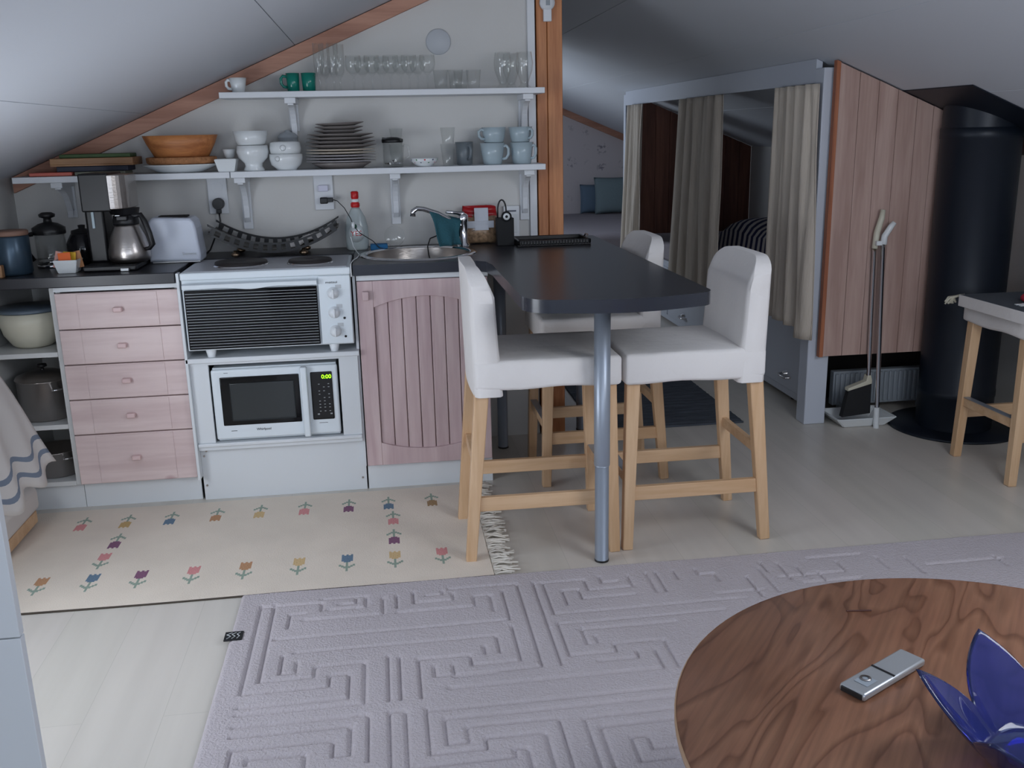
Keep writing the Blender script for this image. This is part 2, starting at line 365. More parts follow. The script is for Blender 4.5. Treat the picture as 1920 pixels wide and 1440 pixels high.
S(B().prism([(-.55, zL(-.55)-.003), (1.605, zL(1.605)-.003), (1.605, zL(1.605)-.066), (-.55, zL(-.55)-.066)], 'y', -.028, 0, bev=.002), 'trim_3', MPINEX)
S(B().box((1.568, -.018, .902), (1.600, 0, 2.05), bev=.002), 'trim_4', MWP)
# ridge post of orange pine, made of two planks
b = B(); b.box((1.606, -.02, 0), (1.650, .085, 2.135), bev=.003); b.box((1.652, -.02, 0), (1.716, .085, 2.12), bev=.003)
b.obj('ridge_post', MPINE, label='tall orange pine post at the end of the kitchen wall', cat='post')
# low white partition close to the viewer
b = B(); b.box((-.55, -2.62, 0), (.258, -2.6, .538), bev=.001); b.box((-.55, -2.62, .541), (.258, -2.6, 1.0), bev=.001)
S(b, 'wall_partition', MWL)
# ================================================================ kitchen carcass
YF = -.60
# open shelf unit, left
t = thing('open_shelf_unit', 'white open shelf unit with pots at the left end of the kitchen', 'shelf unit', (-.41, -.3, 0))
b = B(); b.box((-.553, -.58, .1), (-.537, -.02, .858)); b.box((-.286, -.585, .1), (-.270, -.02, .858)); b.box((-.537, -.03, .1), (-.286, -.02, .858)); b.obj('side_panels', MWLS, t)
for z in (.100, .325, .602): B().box((-.537, -.59, z), (-.286, -.03, z+.018), bev=.001).obj('shelf', MWLS, t)
B().box((-.553, -.56, 0), (-.270, -.545, .1)).obj('plinth', MWL, t)
# drawer unit
t = thing('drawer_cabinet', 'pink five-drawer cabinet under the left worktop', 'cabinet', (-.05, -.3, 0))
b = B(); b.box((-.268, -.575, .1), (-.252, -.02, .858)); b.box((.150, -.575, .1), (.166, -.02, .858)); b.box((-.252, -.575, .1), (.15, -.02, .116)); b.box((-.252, -.575, .842), (.15, -.02, .858)); b.box((-.252, -.03, .116), (.15, -.02, .842))
b.obj('carcass', MWL, t)
B().box((-.268, -.598, .842), (.168, -.575, .858), bev=.001).obj('top_rail', MWL, t)
B().box((-.268, -.56, 0), (.166, -.545, .1)).obj('plinth', MWL, t)
zs = [.838, .702, .570, .436, .300, .103]
for i in range(5):
    z1, z0 = zs[i]-.002, zs[i+1]+.002
    d = B(); d.box((-.266, -.600, z0), (.164, -.578, z1), bev=.002)
    d.box((-.190, -.6025, z0+.004), (.090, -.5995, z1-.004), bev=.001)
    do = d.obj('drawer', MPINKD, t)
    zc = (z0+z1)/2+.002
    k = B(); k.box((-.066, -.622, zc-.009), (-.034, -.600, zc+.009), bev=.004); k.obj('knob', MPINK, do)
# oven and microwave bay
t = thing('appliance_bay', 'white open bay holding the mini oven and microwave', 'cabinet', (.485, -.3, 0))
b = B(); b.box((.168, -.585, .1), (.178, -.02, .858)); b.box((.798, -.585, .1), (.808, -.02, .858)); b.box((.178, -.03, .1), (.798, -.02, .85))
b.box((.178, -.560, .100), (.798, -.03, .116)); b.obj('carcass', MWL, t)
b = B(); b.box((.168, -.625, .557), (.808, -.03, .576), bev=.003); b.box((.172, -.610, .547), (.800, -.58, .557)); b.obj('shelf', MWL, t)
b = B(); b.box((.178, -.615, .225), (.800, -.03, .240), bev=.004); b.box((.178, -.605, .210), (.800, -.58, .225), bev=.002); b.obj('shelf', MWL, t)
B().box((.178, -.605, .24), (.245, -.585, .547), bev=.001).obj('side_filler', MWL, t)
B().box((.728, -.605, .24), (.800, -.585, .547), bev=.001).obj('side_filler', MWL, t)
B().box((.178, -.575, .0), (.806, -.565, .21), bev=.001).obj('kickboard', MWL, t)
B().box((.168, -.625, .10), (.178, -.585, .896), bev=.001).obj('edge_strip', MWL, t)
b = B()
for x, z in ((.19, .06), (.19, .18), (.79, .05), (.20, .20)): b.lathe([(.004, 0), (.004, -.003)], (x, -.575, z), 10, axis='y')
b.obj('screws', MSTEEL, t)
# door cabinet
t = thing('sink_cabinet', 'pink cabinet with an arched plank door beneath the sink', 'cabinet', (1.06, -.3, 0))
b = B(); b.box((.812, -.575, .1), (.828, -.02, .858)); b.box((1.294, -.575, .0), (1.310, -.02, .858)); b.box((.828, -.03, .1), (1.294, -.02, .6)); b.box((.828, -.575, .1), (1.294, -.02, .116)); b.obj('carcass', MWL, t)
B().box((.812, -.598, .838), (1.310, -.575, .858), bev=.001).obj('top_rail', MWL, t)
B().box((.812, -.572, 0), (1.305, -.56, .103)).obj('plinth', MWL, t)
x0, x1, z0, z1 = .813, 1.307, .105, .836
d = B()
d.box((x0, -.602, z0), (.872, -.578, z1), bev=.002); d.box((1.248, -.602, z0), (x1, -.578, z1), bev=.002)
def arch(xa, xb, zmid, zend, zflat):
    pts = [(xa, zflat), (xb, zflat)] if zflat < zmid else [(xb, zflat), (xa, zflat)]
    ks = range(17)
    cur = []
    for k in ks:
        u = k/16; x = xa+(xb-xa)*u; cur.append((x, zend+(zmid-zend)*(1-(2*u-1)**2)))
    return pts+(cur[::-1] if zflat < zmid else cur)
d.prism(arch(.872, 1.248, .772, .735, z1), 'y', -.602, -.578, bev=.002)
d.prism(arch(.872, 1.248, .165, .197, z0), 'y', -.602, -.578, bev=.002)
door = d.obj('door', MPINKV, t)
b = B(); nP = 7; wdt = (1.248-.872)/nP
for i in range(nP): b.box((.872+i*wdt+.001, -.590, .15), (.872+(i+1)*wdt-.001, -.582, .80), bev=.003, seg=1)
b.obj('door_planks', MPINKV, door)
B().box((.832, -.624, .765), (.857, -.602, .800), bev=.004).obj('knob', MPINKV, door)
# worktops
t = B(); t.box((-.552, -.62, .86), (.164, -.002, .90), bev=.003); t.box((.163, -.240, .86), (.801, -.002, .8995), bev=.001); t.obj('worktop', [MTOP], label='black laminate worktop to the left of the cooker', cat='worktop')
# L worktop with bar table: outline, with the round sink hole cut as a ring of quads
SX, SY, SRAD = 1.06, -.33, .215
out = [(.803, -.002), (.803, -.62), (1.262, -.62)]
out += [(1.298, -.66), (1.310, -.75), (1.312, -1.44)]
for k in range(13):
    a = PI+PI/2*k/12; out.append((1.412+.10*math.cos(a), -1.452+.10*math.sin(a)*1.0))
out += [(1.50, -1.575), (1.60, -1.588), (1.70, -1.578), (1.79, -1.553)]
for k in range(5):
    a = -PI/3+PI/3*k/4; out.append((1.817+.062*math.cos(a), -1.48+.062*math.sin(a)))
out += [(1.879, .12), (1.718, .12), (1.718, -.022), (1.603, -.022), (1.600, -.002)]
bm = bmesh.new()
vt = [bm.verts.new((x, y, .90)) for x, y in out]; es = [bm.edges.new((vt[i], vt[(i+1) % len(vt)])) for i in range(len(vt))]
hv = [bm.verts.new((SX+SRAD*math.cos(2*PI*i/40), SY+SRAD*math.sin(2*PI*i/40), .90)) for i in range(40)]; es += [bm.edges.new((hv[i], hv[(i+1) % 40])) for i in range(40)]
r = bmesh.ops.triangle_fill(bm, use_beauty=True, edges=es); fs = [g for g in r['geom'] if isinstance(g, bmesh.types.BMFace)]
for f in fs:
    if f.normal.z < 0: f.normal_flip()
e = bmesh.ops.extrude_face_region(bm, geom=fs)
for g in e['geom']:
    if isinstance(g, bmesh.types.BMVert): g.co.z = .86
bmesh.ops.recalc_face_normals(bm, faces=bm.faces[:])
for f in bm.faces:
    if abs(f.normal.z) < .5: f.material_index = 1; f.smooth = True
tb = B(); tb.bm.free(); tb.bm = bm
wt = tb.obj('worktop', [MTOP, MTOPE], label='black L-shaped worktop that runs on into the rounded bar table', cat='worktop')
wt.data.update()
for p_ in wt.data.polygons: p_.use_smooth = True
wt.data.set_sharp_from_angle(angle=.55)
def tleg(x, y, lab, z0=.0):
    t = thing('table_leg', lab, 'leg', (x, y, 0))
    B().lathe([(.024, .33), (.0255, .335), (.0255, .86)], (x, y, 0), 24).obj('upper_tube', MALU, t)
    B().lathe([(.0225, .006), (.0225, .33)], (x, y, 0), 24).obj('lower_tube', MALU, t)
    B().lathe([(.021, 0), (.0235, .001), (.0235, .007), (.021, .008)], (x, y, 0), 24).obj('foot', MBLK, t)
tleg(1.573, -1.387, 'round grey metal leg under the rounded end of the bar table')
tleg(1.405, -.17, 'grey metal leg beside the sink cabinet, behind the stools')
tleg(1.80, .02, 'grey metal leg under the worktop right of the pine post')
# sink
t = thing('sink', 'round stainless steel sink set in the black worktop', 'sink', (SX, SY, .9))
B().lathe([(.205, .9005), (.212, .906), (.232, .905), (.236, .9005)], (SX, SY, 0), 48, cap=False).obj('rim', MCHROME, t)
B().lathe([(.207, .902), (.205, .85), (.195, .79), (.17, .765), (.0, .758)], (SX, SY, 0), 48, cap=False).obj('basin', MSTEEL, t)
B().lathe([(0, .763), (.035, .763), (.04, .76)], (SX, SY, 0), 24).obj('drain', MCHROME, t)
# tap
tx, ty = 1.262, -.12
t = thing('kitchen_tap', 'chrome mixer tap behind the round sink', 'tap', (tx, ty, .9))
B().lathe([(.027, 0), (.027, .008), (.020, .015), (.020, .10), (.023, .105), (.023, .13), (.015, .137), (0, .139)], (tx, ty, .9), 24).obj('body', MCHROME, t)
B().tube([(tx, ty, .985), (tx-.05, ty-.025, 1.01), (tx-.11, ty-.05, 1.045), (tx-.17, ty-.08, 1.067), (tx-.195, ty-.09, 1.070), (tx-.212, ty-.098, 1.060), (tx-.214, ty-.098, 1.040)], [.013, .012, .011, .010, .010, .011, .012], 12).obj('spout', MCHROME, t)
B().tube([(tx, ty, 1.035), (tx-.03, ty-.03, 1.043), (tx-.075, ty-.055, 1.05)], [.011, .008, .006], 10).obj('lever', MCHROME, t)
# teal cloth hung over the spout
q = B(); nu, nv_ = 16, 16; vs_ = []
for i in range(nu+1):
    u = i/nu; xt = tx-.150+.135*u; yt = ty-.070+.055*u; zt = 1.068-.052*u
    for j in range(nv_+1):
        d = abs(2*j/nv_-1); sd = 1 if j > nv_/2 else -1
        bot = .912 if sd < 0 else .945
        vs_.append((xt+.050*(1-u)*d+.006*math.sin(5*d+8*u), yt+sd*(.013*min(1, d*5)+.016*d+.009*d*math.sin(11*u+3)), zt-(zt-bot)*d))
fs = [(i*(nv_+1)+j, (i+1)*(nv_+1)+j, (i+1)*(nv_+1)+j+1, i*(nv_+1)+j+1) for i in range(nu) for j in range(nv_)]
q.add(vs_, fs, True)
q.obj('dishcloth', MTWL, label='teal dishcloth hung over the tap spout', cat='cloth', mods=[('SOLIDIFY', dict(thickness=.003))])
# ================================================================ mini oven with two hotplates
t = thing('mini_oven', 'white tabletop oven with two hotplates and three white knobs', 'oven', (.487, -.42, .576))
b = B(); b.box((.184, -.62, .605), (.792, -.25, .875), bev=.004); b.obj('body', MAPPW, t)
b = B(); b.box((.182, -.630, .868), (.794, -.245, .896), bev=.006, seg=3); b.obj('hob_top', MAPPW, t)
b = B(); b.box((.196, -.612, .8955), (.780, -.26, .8985), bev=.001); b.obj('hob_plate', MHOB, t)
for x, y, r_ in ((.38, -.455, .098), (.64, -.47, .082)):
    h = B().lathe([(r_+.006, .8985), (r_+.004, .903), (r_+.001, .903)], (x, y, 0), 40, cap=False).obj('hotplate_ring', MCHROME, t)
    B().lathe([(r_, .8985), (r_, .910), (r_-.003, .913), (.022, .913), (.018, .911), (0, .911)], (x, y, 0), 40).obj('hotplate', MCAST, t)
b = B(); b.box((.192, -.634, .612), (.668, -.618, .832), bev=.002); dr = b.obj('oven_door', MDGL, t)
b = B()
for i in range(20): b.box((.196, -.6350, .620+i*.0105), (.664, -.6338, .6209+i*.0105))
b.obj('door_stripes', MWL, dr)
b = B(); n = 24; vs_ = []; fs = []
for i in range(n+1):
    u = i/n; x = .190+.480*u; s_ = .5-.5*math.cos(2*PI*u)
    zb = .833-.006*s_+.010*s_*(.5-.5*math.cos(4*PI*u)); zt = .858
    vs_ += [(x, -.636, zb+.003), (x, -.650, zb+.006), (x, -.652, zt-.004), (x, -.636, zt)]
for i in range(n):
    for k in range(4): fs.append((4*i+k, 4*i+(k+1) % 4, 4*i+4+(k+1) % 4, 4*i+4+k))
fs += [(0, 1, 2, 3), (4*n+3, 4*n+2, 4*n+1, 4*n)]
b.add(vs_, fs); b.obj('door_handle', MAPPW, dr, recalc=True)
b = B(); b.box((.674, -.628, .610), (.790, -.618, .866), bev=.002); cpn = b.obj('control_panel', MAPPW, t)
MKN = M('knob_white', (226, 230, 234), .3); MLG = M('light_grey_print', (190, 194, 198), .5)
for z in (.802, .729, .658):
    k = B(); k.lathe([(.0225, -.628), (.0225, -.632), (.018, -.636), (.017, -.648), (0, -.650)], (.726, 0, z), 28, axis='y')
    k.box((.7225, -.656, z-.017), (.7295, -.640, z+.017), bev=.002); k.obj('knob', MKN, cpn)
    B().box((.735, -.6287, z+.016), (.757, -.6275, z+.030)).obj('dial_print', MLG, cpn)
for z in (.706, .636): B().lathe([(.0045, -.6285), (.0045, -.630), (0, -.631)], (.762, 0, z), 14, axis='y').obj('pilot_light', MBLK, cpn)
b = B(); b.text('matsui', .012, (.722, -.6286, .842), sx=1.4); b.obj('lettering', MBLK, cpn)
for x, y in ((.262, -.60), (.716, -.60), (.262, -.28), (.716, -.28)): B().lathe([(.014, 0), (.020, .028), (.020, .03)], (x, y, .5765), 18).obj('foot', MKN, t)
# ================================================================ microwave
t = thing('microwave', 'white microwave oven with green digits in the lower bay', 'microwave', (.485, -.42, .24))
B().box((.256, -.592, .2435), (.716, -.22, .530), bev=.003).obj('body', MAPPW, t)
B().box((.252, -.612, .252), (.720, -.592, .526), bev=.008, seg=3).obj('front_panel', MAPPW, t)
b = B(); b.box((.283, -.6135, .308), (.575, -.611, .497), bev=.003); b.obj('door_glass', MDGL, t)
b = B(); b.box((.316, -.6142, .325), (.556, -.6130, .473), bev=.004, seg=3); b.obj('door_window', MMWIN, t)
b = B(); b.box((.583, -.640, .252), (.607, -.612, .526), bev=.005); b.obj('door_handle', MAPPW, t)
b = B(); b.box((.618, -.6150, .312), (.699, -.611, .500), bev=.004, seg=2); kp = b.obj('keypad', MBLK, t)
b = B(); b.text('0:00', .022, (.678, -.6155, .480)); b.obj('clock_digits', MGREEN, kp)
b = B()
for r_, z in enumerate((.452, .440, .425, .412, .398, .385, .372, .360, .345)):
    for c_ in range(3):
        if (r_+c_) % 3 != 1 or r_ > 5: b.box((.648+c_*.018-.003, -.6156, z-.0012), (.648+c_*.018+.003, -.615, z+.0012))
b.box((.636, -.6156, .331), (.644, -.615, .336)); b.box((.684, -.6156, .331), (.692, -.615, .336)); b.obj('key_prints', MSILV, kp)
b = B(); b.text('Whirlpool', .013, (.430, -.6126, .287)); b.box((.308, -.6126, .2845), (.330, -.612, .2865)); b.box((.30, -.6126, .512), (.315, -.612, .5135)); b.box((.640, -.6126, .297), (.672, -.612, .2985)); b.obj('lettering', MBLKM, t)
# ================================================================ wall shelves
def bracket(parent, x, zt, yb=0, drop=.19):
    k = B()
    k.box((x-.022, -.165, zt-.022), (x+.022, 0, zt), bev=.002)
    pts = [(-.002, zt-.022), (-.150, zt-.022)]
    for i in range(9):
        a = i/8*PI/2; pts.append((-.150+.115*math.sin(a), zt-.022-.115*(1-math.cos(a))-.006))
    pts += [(-.035, zt-drop+.02), (-.02, zt-drop), (-.002, zt-drop)]
    k.prism(pts, 'x', x-.012, x+.012, bev=.002)
    k.box((x-.020, -.012, zt-drop-.03), (x+.020, 0, zt-.01), bev=.002)
    k.obj('bracket', MWP, parent)
t = thing('wall_shelf', 'upper white shelf carrying glasses and teal mugs', 'shelf', (.96, -.1, 1.52))
B().box((.318, -.2, 1.517), (1.608, -.002, 1.540), bev=.002).obj('board', MWP, t)
bracket(t, .585, 1.517, drop=.10); bracket(t, 1.545, 1.517, drop=.20)
t = thing('wall_shelf', 'long lower white shelf right of the joint, with plates and mugs', 'shelf', (.97, -.1, 1.21))
B().box((.333, -.2, 1.212), (1.608, -.002, 1.236), bev=.002).obj('board', MWP, t)
bracket(t, .362, 1.212); bracket(t, .985, 1.212); bracket(t, 1.545, 1.212)
t = thing('wall_shelf', 'short white shelf left of the joint, under the wooden bowl', 'shelf', (-.08, -.1, 1.21))
B().box((-.490, -.2, 1.212), (.330, -.002, 1.236), bev=.002).obj('board', MWP, t)
bracket(t, -.34, 1.212, drop=.12)
ZU, ZW = 1.540, 1.236
def cup(name, lab, cat, x, y, z, r0, r1, h, mat, hdir=None, group=None, th=.004, hr=.022, prof=None):
    t = thing(name, lab, cat, (x, y, z), group)
    pr = prof or [(0, 0), (r0, 0), (r0+.003, .004), ((r0+r1)/2*1.03, h*.5), (r1, h), (r1-th, h), ((r0+r1)/2*1.03-th, h*.5), (r0-th, .006), (0, .006)]
    B().lathe(pr, (x, y, z), 28).obj('body', mat, t)
    if hdir is not None:
        c_, s_ = math.cos(hdir), math.sin(hdir); rm = (r0+r1)/2
        pts = []
        for d, zz in ((rm*.94, h*.82), (rm+hr*.8, h*.86), (rm+hr*1.25, h*.72), (rm+hr*1.2, h*.45), (rm+hr*.7, h*.28), (rm*.9, h*.25)): pts.append((x+c_*d, y+s_*d, z+zz))
        B().tube(pts, .006, 8).obj('handle', mat, t)
    return t
cup('teacup', 'small white cup alone at the left end of the upper shelf', 'cup', .386, -.13, ZU, .022, .034, .056, MPORC, hdir=PI*1.05, hr=.014)
cup('mug', 'left teal mug on the upper shelf, handle to the left', 'mug', .600, -.13, ZU, .021, .027, .071, MTEAL, hdir=PI, hr=.018, group='teal mugs on the upper shelf')
cup('mug', 'right teal mug on the upper shelf, next to the tall flutes', 'mug', .662, -.13, ZU, .022, .030, .071, MTEAL, hdir=PI*.45, hr=.012, group='teal mugs on the upper shelf')
def stem(name, lab, x, y, prof, group, cat='glass'):
    t = B().lathe(prof, (x, y, ZU), 20); return t.obj(name, MGLS, label=lab, cat=cat, group=group)
fl = [(0, 0), (.026, 0), (.026, .0015), (.004, .006), (.0035, .05), (.010, .056), (.019, .072), (.021, .10), (.022, .182), (.0208, .182), (.0197, .10), (.0175, .075), (.008, .062), (0, .060)]
fx = [(.708, -.15), (.728, -.09), (.763, -.15), (.785, -.09)]
fo = stem('champagne_flute', 'tall clear champagne flute by the right teal mug', *fx[0], fl, 'champagne flutes beside the teal mugs')
fo['label'] = 'tall narrow clear champagne flute, nearest the teal mugs'
for k, (x, y) in enumerate(fx[1:]):
    o = fo.copy(); C.objects.link(o); o.location = (x, y, ZU)
    o['label'] = ['tall champagne flute second from the teal mugs, standing further back', 'tall champagne flute third from the teal mugs, at the front', 'tall champagne flute nearest the row of wine glasses, at the back'][k]
wg = [(0, 0), (.030, 0), (.030, .0015), (.004, .006), (.0035, .055), (.012, .062), (.028, .078), (.033, .100), (.030, .134), (.029, .134), (.0317, .100), (.0265, .080), (.010, .066), (0, .064)]
wx = [(.842, -.14), (.877, -.07), (.915, -.145), (.955, -.075), (.990, -.14), (1.030, -.08), (1.063, -.145), (1.100, -.08), (1.137, -.14)]
wn = ['first', 'second', 'third', 'fourth', 'fifth', 'sixth', 'seventh', 'eighth', 'ninth']
wo = None
for k, (x, y) in enumerate(wx):
    if wo is None: o = wo = stem('wine_glass', '', x, y, wg, 'round wine glasses on the upper shelf')
    else: o = wo.copy(); C.objects.link(o); o.location = (x, y, ZU)
    o['label'] = 'round stemmed wine glass, %s counting from the flutes to the right' % wn[k]
    o['category'] = 'glass'
tm = [(0, 0), (.022, 0), (.024, .003), (.031, .075), (.0297, .075), (.0225, .006), (0, .006)]
to = None
for k, (x, y) in enumerate([(1.190, -.14), (1.250, -.14), (1.278, -.08), (1.325, -.13)]):
    if to is None: o = to = stem('tumbler', '', x, y, tm, 'small tumblers on the upper shelf')
    else: o = to.copy(); C.objects.link(o); o.location = (x, y, ZU)
    o['category'] = 'glass'
    o['label'] = ['small clear tumbler nearest the wine glasses', 'small clear tumbler in the middle of the row, at the front', 'small clear tumbler standing behind the others', 'small clear tumbler at the right end of its row'][k]
bg = [(0, 0), (.026, 0), (.027, .004), (.016, .014), (.020, .03), (.034, .07), (.037, .10), (.031, .142), (.030, .142), (.0355, .10), (.0325, .07), (.018, .032), (.012, .018), (0, .016)]
bo = stem('beer_glass', 'curved tall beer glass standing left of its twin by the post', 1.447, -.12, bg, 'curved beer glasses at the right end of the upper shelf')
o = bo.copy(); C.objects.link(o); o.location = (1.490, -.06, ZU); o['label'] = 'curved tall beer glass behind, between the two front ones'
o = bo.copy(); C.objects.link(o); o.location = (1.535, -.13, ZU); o['label'] = 'curved tall beer glass nearest the pine post'
B().lathe([(.052, 0), (.052, -.004), (.048, -.007), (0, -.008)], (1.195, 0, 1.735), 40, axis='y').obj('vent_cover', M('pale_grey_disc', (190, 194, 200), .4), label='round pale vent cover high on the kitchen wall', cat='vent cover')
# lower shelf, left to right
def bd(name, lab, cat, a, b_, mat, rz=0, bev=.003, group=None):
    q = B(); q.box(a, b_, bev=bev, rot=Matrix.Rotation(rz, 3, 'Z')); return q.obj(name, mat, label=lab, cat=cat, group=group)
MGRN = M('dark_green_board', (70, 92, 58), .7, var=.2, vscale=20); MTRAY = wood('tan_tray', (164, 124, 88), (136, 98, 66), 'x', 1.0)
bd('book', 'flat salmon book at the left end of the lower shelf', 'book', (-.43, -.185, 1.237), (-.27, -.06, 1.251), M('salmon_cover', (196, 106, 92), .6))
bd('box', 'low dark blue box under the tan wooden tray', 'box', (-.33, -.17, 1.2515), (-.06, -.05, 1.2725), M('dark_blue_card', (42, 46, 62), .6))
bd('box', 'grey-green slatted box under the tan wooden tray', 'box', (-.262, -.18, 1.2365), (-.07, -.06, 1.251), M('grey_green', (110, 112, 100), .7))
b = B(); b.box((-.345, -.19, 1.273), (-.035, -.03, 1.279), bev=.001); b.box((-.345, -.19, 1.279), (-.035, -.178, 1.303), bev=.002); b.box((-.345, -.042, 1.279), (-.035, -.03, 1.303), bev=.002); b.box((-.345, -.178, 1.279), (-.333, -.042, 1.303), bev=.002); b.box((-.047, -.178, 1.279), (-.035, -.042, 1.303), bev=.002)
b.obj('tray', MTRAY, label='tan wooden tray stacked below the green board', cat='tray')
bd('cutting_board', 'mottled green board on top of the stack by the wooden bowl', 'board', (-.315, -.17, 1.3035), (-.05, -.045, 1.318), MGRN, rz=.03)
b = B(); b.lathe([(0, 0), (.07, 0), (.09, .004), (.145, .028), (.150, .032), (.143, .033), (.09, .009), (0, .005)], (.130, -.115, ZW), 48, sy_=.62); b.obj('platter', MPORC, label='wide oval white platter under the wicker tray', cat='platter')
b = B(); b.lathe([(0, .030), (.128, .030), (.136, .036), (.138, .055), (.132, .058), (.126, .040), (0, .037)], (.137, -.115, ZW+.004), 48, sy_=.62); b.obj('wicker_tray', MWICK, label='round wicker tray between the platter and the wooden bowl', cat='tray')
b = B(); b.lathe([(0, 0), (.085, 0), (.105, .01), (.132, .06), (.146, .094), (.140, .094), (.125, .06), (.098, .016), (0, .010)], (.140, -.115, ZW+.0515), 48, sy_=.65); b.obj('wooden_bowl', MBOWL, label='large orange-brown turned wooden bowl on the wicker tray', cat='bowl')
def sqbowl(name, lab, cx_, cy_, z, w0, w1, h, mat, th=.004):
    q = B()
    def ring(w, zz): return [(cx_-w/2, cy_-w/2, zz), (cx_+w/2, cy_-w/2, zz), (cx_+w/2, cy_+w/2, zz), (cx_-w/2, cy_+w/2, zz)]
    vs_ = ring(w0, z)+ring(w1, z+h)+ring(w1-2*th, z+h)+ring(w0-th, z+th)
    fs = [(3, 2, 1, 0), (12, 13, 14, 15)]
    for a_ in (0, 4, 8):
        for k in range(4): fs.append((a_+k, a_+(k+1) % 4, a_+4+(k+1) % 4, a_+4+k))
    q.add(vs_, fs)
    bmesh.ops.bevel(q.bm, geom=q.bm.edges[:], offset=.0018, segments=2, affect='EDGES')
    return q.obj(name, mat, label=lab, cat='bowl')
sqbowl('square_bowl', 'small square white bowl at the shelf joint', .318, -.155, ZW, .062, .086, .050, MPORC)
cup('teacup', 'small white cup on the square white bowl', 'cup', .322, -.09, ZW+.051, .016, .026, .036, MPORC)
fb = [(0, 0), (.040, 0), (.042, .004), (.034, .018), (.036, .030), (.058, .052), (.064, .075), (.061, .100), (.056, .100), (.058, .075), (.05, .052), (0, .04)]
B().lathe(fb, (.420, -.13, ZW), 32).obj('footed_bowl', MPORC, label='white footed bowl, the lower of the pair beside the square bowl', cat='bowl', group='white footed bowls')
B().lathe([(0, 0), (.050, 0), (.055, .004), (.062, .02), (.069, .056), (.065, .056), (.058, .022), (0, .008)], (.417, -.13, ZW+.1005), 32).obj('bowl', MPORC, label='white bowl sitting on the rim of the footed bowl', cat='bowl')
lb = [(0, 0), (.040, 0), (.042, .006), (.060, .022), (.066, .045), (.066, .064), (.062, .064), (.060, .045), (.052, .024), (0, .012)]
def lion(lab, x, z):
    t = thing('handled_bowl', lab, 'bowl', (x, -.135, z), 'white bowls with moulded knobs')
    B().lathe(lb, (x, -.135, z), 32).obj('body', MPORC, t)
    q = B(); q.lathe([(0, -.006), (.007, -.004), (.010, 0), (.007, .004), (0, .006)], (x-.028 if z < 1.26 else x-.004, -.198, z+.046), 14, axis='y'); q.obj('moulded_knob', MPORC, t)
lion('lower white bowl with a moulded knob, under its twin', .550, ZW)
t = thing('handled_bowl', 'upper white bowl with a moulded knob, stacked upside down', 'bowl', (.550, -.135, ZW+.0645), 'white bowls with moulded knobs')
B().lathe([(.056, 0), (.060, 0), (.063, .02), (.060, .044), (.045, .048), (0, .049), ], (.550, -.135, ZW+.0645), 32).obj('body', MPORC, t)
B().lathe([(0, -.006), (.009, -.003), (.012, 0), (.009, .003), (0, .006)], (.546, -.199, ZW+.088), 14, axis='y').obj('moulded_knob', MPORC, t)
t = thing('lidded_bowl', 'grey lidded bowl behind the white stack', 'bowl', (.556, -.045, ZW))
B().lathe([(0, 0), (.03, 0), (.036, .01), (.040, .08), (.040, .125), (0, .125)], (.556, -.044, ZW), 28).obj('body', MPORCG, t)
B().lathe([(.041, .125), (.041, .132), (.03, .145), (.012, .150), (.012, .156), (0, .158)], (.556, -.044, ZW), 28).obj('lid', MPORCG, t)
def plate(lab, x, y, z, r_, mat, group, tilt=0, deep=.010):
    pr = [(0, 0), (r_*.62, 0), (r_*.66, .002), (r_, deep), (r_, deep+.002), (r_*.97, deep+.0025), (r_*.65, .006), (0, .0045)]
    q = B(); q.lathe(pr, (x, y, z), 40, sy_=.70)
    if tilt: bmesh.ops.rotate(q.bm, verts=q.bm.verts[:], cent=(x, y, z), matrix=Matrix.Rotation(tilt, 3, 'Y'))
    return q.obj('plate', mat, label=lab, cat='plate', group=group)
ordn = ['lowest', 'second lowest', 'third lowest', 'fourth lowest', 'fifth lowest']
B().lathe([(0, 0), (.085, 0), (.1, .01), (.122, .022), (.119, .024), (0, .012)], (.770, -.10, ZW), 40, sy_=.68).obj('serving_dish', MPLG, label='grey serving dish at the very bottom of the plate stack', cat='dish')
zz = ZW+.0235
for k in range(5): plate('pale-rimmed dinner plate, %s of the five in the stack' % ordn[k], .770, -.103, zz+k*.0115, .141, [MPLR if k > 2 else M('plate_rim_%d' % k, (176, 172, 176), .25)], 'pale-rimmed dinner plates in the stack', deep=.006)
zz += .0575
for k in range(4): plate('dark grey plate above the pale-rimmed ones, %s of its four' % ordn[k], .772, -.103, zz+k*.0145, .145-.004*k, MPLG, 'dark grey plates in the stack', tilt=.0, deep=.012)
zz += .0585
for k in range(3): plate('small grey plate, %s of three on top of the tall stack' % ['lowest', 'middle', 'topmost'][k], .766+.003*k, -.105, zz+k*.0145, .098, MPLG, 'small plates on top of the stack', tilt=-.03 if k == 2 else 0, deep=.011)
t = thing('glass_jar', 'clear glass press jug with a black lid beside the plates', 'jug', (.982, -.12, ZW))
B().lathe([(0, 0), (.040, 0), (.041, .003), (.041, .098), (.039, .098), (.039, .005), (0, .005)], (.982, -.12, ZW), 28).obj('jug_body', MGLS, t)
q = B(); q.lathe([(.043, .098), (.044, .104), (.044, .112), (.02, .120), (0, .121)], (.982, -.12, ZW), 28); q.box((.94, -.15, 1.345), (1.02, -.09, 1.352), rot=Matrix.Rotation(.1, 3, 'Y')); q.obj('lid', MBLK, t)
B().tube([(1.02, -.14, 1.325), (1.045, -.15, 1.318), (1.05, -.15, 1.28), (1.022, -.14, 1.26)], .006, 8).obj('handle', MGLS, t)
B().lathe([(.036, .012), (.036, .018), (.004, .018), (.004, .028), (.0, .028)], (.982, -.12, ZW), 20).obj('plunger', MCHROME, t)
